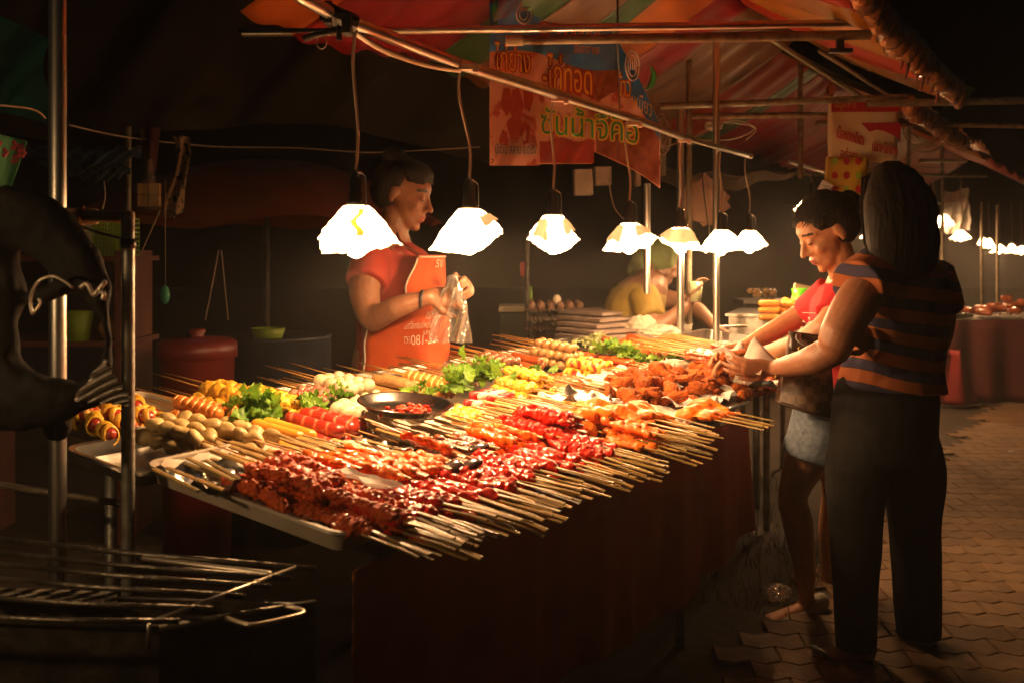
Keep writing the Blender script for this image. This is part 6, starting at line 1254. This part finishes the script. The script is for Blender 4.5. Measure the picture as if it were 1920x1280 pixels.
# shelf and things on it
sh = thing('wooden_shelf', 'dark reddish two-level shelf at the left behind the poles', 'shelf', W(140, 900, 4.4))
for y, nm in ((480, 'shelf_board'), (636, 'shelf_board')): b = MB(); b.box(W(105, y, 4.5)+V((0, .1, -.012)), (.72, .4, .024)); b.obj(nm, mat('red_brown_wood', (.14, .04, .025), (.09, .025, .018), 8, .6, .1, 40), sh, smooth=False)
for x in (-38, 236): b = MB(); p = W(x, 470, 4.5); b.box(V((p.x, 4.6, p.z*.5)), (.03, .38, p.z)); b.obj('side_board', MC['red_brown_wood'], sh, smooth=False)
zs1 = W(0, 480, 4.5).z; zs2 = W(0, 636, 4.5).z
bk = thing('plastic_basket', 'green perforated plastic basket on the upper shelf', 'basket', V((W(202, 0, 4.45).x, 4.45, zs1))); gm = mat('olive_green_plastic', (.2, .34, .03), (.16, .27, .025), 8, .45)
b = MB(); x0, x1 = W(174, 0, 4.42).x, W(232, 0, 4.42).x; h_ = .165
for k in range(12): x = x0+(x1-x0)*k/11; b.box((x, 4.42, zs1+h_/2), (.0045, .005, h_)); b.box((x, 4.6, zs1+h_/2), (.0045, .005, h_))
for k in range(9): z = zs1+.004+h_*k/8; b.box(((x0+x1)/2, 4.422, z), (x1-x0, .004, .006)); b.box(((x0+x1)/2, 4.602, z), (x1-x0, .004, .006)); b.box((x0, 4.51, z), (.005, .18, .006)); b.box((x1, 4.51, z), (.005, .18, .006))
b.obj('lattice', gm, bk, smooth=False); b = MB(); b.box(((x0+x1)/2, 4.51, zs1+.003), (x1-x0, .17, .005)); b.obj('base', gm, bk, smooth=False)
b = MB(); b.lathe([(0, 0), (.055, 0), (.06, .13), (.045, .16), (.045, .175), (0, .175)], 20, V((W(148, 0, 4.45).x, 4.46, zs1))); tag(b.obj('white_jar', mat('dull_white_jar', (.35, .33, .22), rough=.4)), 'dull white jar on the upper shelf left of the basket', 'jar')
b = MB(); b.lathe([(0, 0), (.03, 0), (.05, .028), (.048, .028), (.028, .004), (0, .004)], 20, V((W(6, 0, 4.3).x, 4.35, zs1))); tag(b.obj('red_bowl', mat('red_white_bowl', (.5, .06, .04), rough=.3)), 'small red and white bowl at the left end of the upper shelf', 'bowl')
b = MB(); b.lathe([(0, 0), (.05, 0), (.07, .13), (.067, .13), (.047, .005), (0, .005)], 20, V((W(145, 0, 4.45).x, 4.45, zs2))); tag(b.obj('yellow_green_mug', mat('yellow_green_plastic', (.2, .3, .03), rough=.4)), 'yellow-green plastic mug on the lower shelf', 'mug')
b = MB(); b.lathe([(0, -.05), (.03, -.045), (.05, 0), (.03, .045), (0, .05)], 16, W(205, 615, 4.5)); tag(b.obj('orange_fruit', mat('dull_orange_fruit', (.4, .18, .04), rough=.5)), 'dull orange fruit at the right end of the lower shelf', 'fruit')
# red bucket with lid
bc = W(355, 745, 4.0); bkr = thing('lidded_bucket', 'dark red lidded plastic bucket behind the left end of the stall', 'bucket', V((bc.x, 4.1, 0))); rb = mat('dark_red_bucket_plastic', (.2, .018, .012), (.15, .014, .01), 6, .4, .05, 30)
ztop = W(0, 655, 4.1).z; rB = 70/FL*4.1
b = MB(); b.lathe([(0, 0), (rB*.86, 0), (rB*.97, ztop-.01), (rB*1.0, ztop), (rB*.95, ztop), (0, ztop-.02)], 40, V((bc.x, 4.1, 0))); b.obj('tub', rb, bkr)
b = MB(); b.lathe([(rB*1.03, ztop-.03), (rB*1.05, ztop-.028), (rB*1.04, ztop+.03), (rB*.9, ztop+.045), (.03, ztop+.05), (.025, ztop+.055), (.035, ztop+.075), (.03, ztop+.085), (0, ztop+.085)], 40, V((bc.x, 4.1, 0))); b.obj('lid', rb, bkr)
# drum, tub and other dim shapes
b = MB(); c = W(520, 800, 4.6); zt_ = W(0, 632, 4.6).z; b.lathe([(0, 0), (.24, 0), (.25, zt_*.5), (.245, zt_), (.25, zt_+.01), (.23, zt_+.012), (0, zt_-.01)], 40, V((c.x, 4.6, 0))); tag(b.obj('blue_drum', mat('dark_blue_drum', (.02, .03, .05), (.015, .02, .035), 6, .4, .05, 20)), 'dark bluish drum right of the red bucket', 'drum')
b = MB(); c = V((W(503, 0, 4.5).x, 4.5, zt_+.0)); b.lathe([(0, 0), (.06, 0), (.076, .05), (.073, .05), (.057, .006), (0, .006)], 24, c); tag(b.obj('yellow_green_tub', MC['yellow_green_plastic']), 'small yellow-green tub standing on the dark drum', 'tub')
b = MB(); c = W(310, 553, 4.3); b.lathe([(0, 0), (.02, .002), (.021, .006), (0, .008)], 24, (0, 0, 0)); b.V = [c+Matrix.Rotation(R(90), 3, 'X') @ V((v.x, v.y*2., v.z)) for v in b.V]; b.V = [V((v.x, v.y, v.z)) for v in b.V]; o = b.obj('green_disc', mat('sea_green_plastic', (.06, .35, .22), rough=.4)); tag(o, 'small sea-green oval hanging in the dark above the red bucket', 'disc')
b = MB(); b.tube([c, c+V((0, .0, .5))], .0012, 5); tag(b.obj('string', cordm), 'fine string holding the sea-green oval', 'string')
# egg trays
eg = mat('brown_egg', (.26, .14, .09), (.22, .11, .07), 20, .5); tr_ = mat('grey_pulp_tray', (.2, .13, .1), (.15, .09, .07), 30, .9, .3, 60)
for lay in range(5):
    z0_ = 1.31-(650-468)/FL*5.3+lay*.05; b = MB(); cx = W(1040, 0, 5.3).x; b.grid(lambda u, v: V((cx-.16+.32*u, 5.15+.3*v, z0_+.016*math.sin(u*6.28*7)*math.sin(v*6.28*6))), 42, 36); tag(b.obj('egg_tray', tr_), 'grey pulp egg tray, layer %s from the bottom' % ('first', 'second', 'third', 'fourth', 'topmost')[lay], 'egg tray', 'stacked egg trays')
for k in range(24):
    i, j_ = k % 6, k//6; e = icos(.021, eg, 'egg', 0, 1, 0, 2, (1, 1, 1.25)) if k == 0 else bpy.data.meshes['egg']; tag(ob('egg', e, None, Matrix.Translation((cx-.125+i*.05, 5.18+j_*.06, z0_+.022))), 'brown egg in the topmost pulp tray', 'egg', 'brown eggs on top of the trays')
o = ob('egg', icos(.022, mat('white_egg', (.7, .6, .45), rough=.4), 'white_egg', 0, 1, 0, 2, (1, 1, 1.25)), None, Matrix.Translation((W(1044, 0, 5.2).x, 5.2, z0_+.055))); tag(o, 'single pale egg standing above the others', 'egg')
bx = thing('side_cupboard', 'dim cupboard with a pale edge behind the sticks', 'cupboard', W(960, 660, 5.6)); p = W(972, 580, 5.6)
b = MB(); b.box(V((p.x, 5.75, p.z)), (.22, .3, .03)); b.obj('top_board', mat('pale_edge_board', (.36, .3, .2), rough=.6), bx, smooth=False); b = MB(); b.box(V((p.x, 5.76, p.z/2-.01)), (.2, .28, p.z-.03)); b.obj('carcass', mat('dim_green_board', (.03, .045, .03), rough=.7), bx, smooth=False)
b = MB(); b.lathe([(0, 0), (.014, 0), (.014, .11), (0, .11)], 14, V((W(994, 0, 5.6).x, 5.68, p.z+.016))); tag(b.obj('green_bottle', mat('green_box_plastic', (.12, .28, .03), rough=.4)), 'slim green bottle standing on the dim cupboard', 'bottle')
b = MB(); b.box(V((W(982, 0, 5.8).x, 5.8, W(0, 505, 5.8).z)), (.04, .03, .08)); tag(b.obj('red_switch_box', mat('red_box_plastic', (.3, .02, .02), rough=.5), smooth=False), 'small dim red box in the dark right of the second lamp', 'box')
# egg-tray neighbour shapes: jugs on the back table
backt = thing('back_table', 'dark low table behind the vendor carrying the egg trays', 'table', V((W(1000, 0, 5.3).x, 5.3, 0))); b = MB(); zb_ = 1.31-(650-468)/FL*5.3-.02; b.box(V((W(1000, 0, 5.3).x, 5.35, zb_-.015)), (1.1, .6, .03)); b.obj('table_top', wood, backt, smooth=False)
for dx in (-.5, .5): b = MB(); b.tube([V((W(1000, 0, 5.3).x+dx, 5.3, 0)), V((W(1000, 0, 5.3).x+dx, 5.3, zb_-.03))], .018, 8); b.obj('leg', blackm, backt)
# ================================================================ foreground grill at the left
gr = thing('charcoal_grill', 'blackened charcoal grill with a wire rack in the near left corner', 'grill', V((-.75, 1.65, 0)))
gz = .75; g0 = Wz(292, 1168, gz); g1 = Wz(600, 1125, gz-.01); g2 = Wz(-60, 1008, gz); g3 = Wz(-120, 1140, gz)
A0 = Wz(298, 1175, gz-.02); A1 = Wz(592, 1130, gz-.02); A3 = V((-1.45, 1.62, gz-.02)); A2 = A1+(A3-A0)
b = MB(); dn = V((0, 0, -.30))
for (p, q) in ((A0, A1), (A1, A2), (A2, A3), (A3, A0)): 
    i_ = ((A0+A2)/2-(p+q)/2).normalized()*.012; b.add([p, q, q+dn, p+dn, p+i_, q+i_, q+dn+i_, p+dn+i_], [(0, 3, 2, 1), (4, 5, 6, 7), (0, 1, 5, 4), (3, 7, 6, 2)])
b.add([A0+dn, A1+dn, A2+dn, A3+dn], [(0, 1, 2, 3)]); b.obj('fire_box', blackm, gr, smooth=False)
b = MB(); b.grid(lambda u, v: A0.lerp(A1, u).lerp(A3.lerp(A2, u), v)+V((0, 0, -.09+.012*math.sin(u*31)*math.sin(v*47))), 50, 50); b.obj('ash_bed', mat('grey_ash', (.09, .08, .07), (.03, .027, .025), 16, .95, .6, 40), gr)
b = MB()
for p, q in ((A0, A1), (A0, A3)): b.tube([p, q], .006, 8)
b.obj('rim_rod', greasy, gr)
for p in (A0, A1, A2, A3): c = (A0+A2)/2; r_ = p.lerp(c, .05); b = MB(); b.tube([V((r_.x, r_.y, 0)), r_+V((0, 0, -.28))], .014, 8); b.obj('leg', blackm, gr)
hd = MB(); p, q = Wz(425, 1158, gz), Wz(560, 1138, gz); o_ = (Wz(440, 1168, gz)-p); hd.tube([p, Wz(455, 1168, gz), Wz(480, 1170, gz), Wz(562, 1152, gz), Wz(565, 1143, gz), Wz(535, 1136, gz)], .0035, 8, sub=4); hd.obj('handle', mat('worn_handle_wire', (.5, .42, .32), rough=.35, metal=.9), gr)
rk = thing('wire_rack', 'greasy wire rack resting on the grill', 'rack', Wz(300, 1100, gz+.01)); rz = gz+.012
c00, c10, c11, c01 = Wz(-140, 1150, rz), Wz(292, 1163, rz), Wz(556, 1063, rz), Wz(-60, 1003, rz)
b = MB(); b.tube([c10, c11], .0042, 8); b.tube([c10.lerp(c11, -.04), c10+V((-.01, -.005, -.04))], .003, 6); b.obj('side_wire', mat('shiny_side_wire', (.55, .48, .38), rough=.3, metal=.9), rk)
for k, t in enumerate((0, .22, .45, .64, .8, 1.)):
    p, q = c00.lerp(c01, t), c10.lerp(c11, t); q = q+(q-p).normalized()*.035; b = MB(); b.tube([p, p.lerp(q, .5)+V((0, 0, -.004)), q], .0045 if t < 1 else .0055, 8); b.obj('rack_bar', greasy, rk)
b = MB(); p, q = Wz(270, 1046, rz), Wz(505, 1076, rz); b.tube([p, p.lerp(q, .6), q], .0058, 8, 'round'); tag(b.obj('metal_skewer', mat('smooth_steel_rod', (.5, .44, .35), rough=.35, metal=.9)), 'pale thick rod lying on the back of the wire rack', 'rod')
b = MB(); b.grid(lambda u, v: Wz(-30+250*u, 1100+24*v+8*u, gz-.02+.004*math.sin(u*40+v*13)), 40, 8); tag(b.obj('ash_sheet', mat('ashy_foil', (.3, .27, .22), (.1, .085, .07), 14, .5, .6, 50, metal=.4)), 'ash covered foil strip under the front of the rack', 'foil')
# ---- black torn hood on the left
def hood():
    b = MB(); Yh = 1.75; P = lambda x, y, d=0: W(x, y, Yh+d)
    b.tube([P(-60, 415), P(40, 405), P(90, 440, .0), P(140, 490), P(172, 535), P(196, 590)], [(.05, .03), (.05, .03), (.05, .03), (.042, .03), (.03, .02), (.012, .014)], 16, 'round', sub=5)
    b.tube([P(196, 590), P(203, 640), P(196, 690), P(168, 720), P(130, 738)], [(.012, .014), (.008, .012), (.007, .012), (.012, .02), (.025, .03)], 14, 'round', sub=5)
    b.tube([P(-40, 470), P(-15, 560), P(5, 640), P(25, 705), P(70, 735), P(130, 740)], [(.07, .04), (.06, .04), (.03, .03), (.03, .03), (.035, .03), (.03, .03)], 16, 'round', sub=5)
    b.tube([P(-60, 745), P(20, 760), P(90, 760), P(160, 748), P(230, 742)], [(.06, .03), (.045, .03), (.035, .03), (.02, .02), (.006, .006)], 16, 'round', sub=5)
    b.tube([P(60, 560), P(110, 545), P(150, 540)], [.012, .015, .01], 10, 'round', sub=3)
    return b
b = hood(); d = blobmesh(b, 'hood', .006, 2, lambda P: nz(P, 26, 2)*.010+nz(P, 70, 5)*.006, [mat('black_rubber', (.008, .0075, .007), (.018, .016, .014), 8, .75, .4, 40, spec=.15)]); hb_ = bpy.data.objects.new('torn_black_hood', d); C.objects.link(hb_); c = W(60, 600, 1.75); recentre(d, c); hb_.location = c; tag(hb_, 'torn black hood with a round hole hanging on the left pole', 'hood')
b = MB(); P_ = lambda u, v: (W(168+18*u+0*v, 700+0*u, 1.72).lerp(W(242, 742, 1.70), u)).lerp(W(130, 752, 1.74).lerp(W(225, 752, 1.71), u), v)
b.grid(lambda u, v: W(195+48*u-60*v*(1-u), 672+70*u+(78-60*u)*v, 1.72)+V((0, .008*math.sin(u*30+v*14), .0)), 30, 20); b.obj('silver_lining', mat('worn_silver_lining', (.5, .44, .38), (.25, .21, .18), 20, .4, .5, 60, metal=.5), hb_)
b = MB(); b.tube([W(60, 590, 1.7), W(57, 560, 1.7), W(70, 530, 1.69), W(96, 518, 1.69), W(118, 526, 1.69), W(137, 540, 1.69)], .0028, 6, sub=4); b.tube([W(60, 590, 1.7), W(75, 570, 1.7), W(72, 560, 1.7)], .0024, 6, sub=3); b.tube([W(150, 540, 1.69), W(163, 532, 1.69), W(172, 548, 1.69), W(178, 552, 1.69), W(198, 527, 1.69)], .004, 6, sub=3); b.tube([W(182, 545, 1.69), W(195, 550, 1.69), W(192, 562, 1.69)], .004, 6, sub=3); b.obj('tie_wire', mat('pale_tie_wire', (.5, .42, .34), rough=.35, metal=.6), hb_)
b = MB(); b.tube([W(108, 772, 1.85), W(108, 800, 1.85)], .026, 12, 'round'); b.tube([W(112, 765, 1.8), W(118, 785, 1.8), W(126, 806, 1.8)], .005, 6); tag(b.obj('black_clamp', blackm), 'black clamp on the polished pole below the hood', 'clamp')
# shelf rail under the trays at the left
b = MB(); b.tube([T(150, 845, -.09), T(560, 935, -.09)], .01, 8); tag(b.obj('support_bar', oldpipe), 'dull bar under the empty steel tray', 'bar')
b = MB(); b.tube([W(-20, 905, 2.2), W(240, 945, 2.2)], .008, 8); tag(b.obj('support_bar', oldpipe), 'faint bar between the two left poles', 'bar')
# litter on the ground
crumpbag(Wz(1455, 1110, .03), .05, pf_, 'crumpled clear plastic bag on the ground beside the white shoe', 12, nm='litter_bag', cat='bag', sq=(1.3, 1, .6)); b = MB(); b.box(Wz(1895, 845, .025), (.03, .02, .003)); tag(b.obj('litter_scrap', paper, smooth=False), 'tiny white scrap on the pavement at the right', 'litter')
# ================================================================ air
b = MB(); b.box((0, 9, 2.4), (36, 26, 7.0)); hz = b.obj('haze', None); hz.data.materials.clear()
m = bpy.data.materials.new('smoky_air'); m.use_nodes = True; n = m.node_tree.nodes; l = m.node_tree.links; n.remove(n['Principled BSDF']); pv_ = n.new('ShaderNodeVolumePrincipled'); pv_.inputs['Density'].default_value = .0075; pv_.inputs['Color'].default_value = (.9, .85, .8, 1); pv_.inputs['Anisotropy'].default_value = .6
l.new(pv_.outputs[0], n['Material Output'].inputs['Volume']); hz.data.materials.append(m); hz['kind'] = 'stuff'; hz['label'] = 'thin smoky air over the whole market'
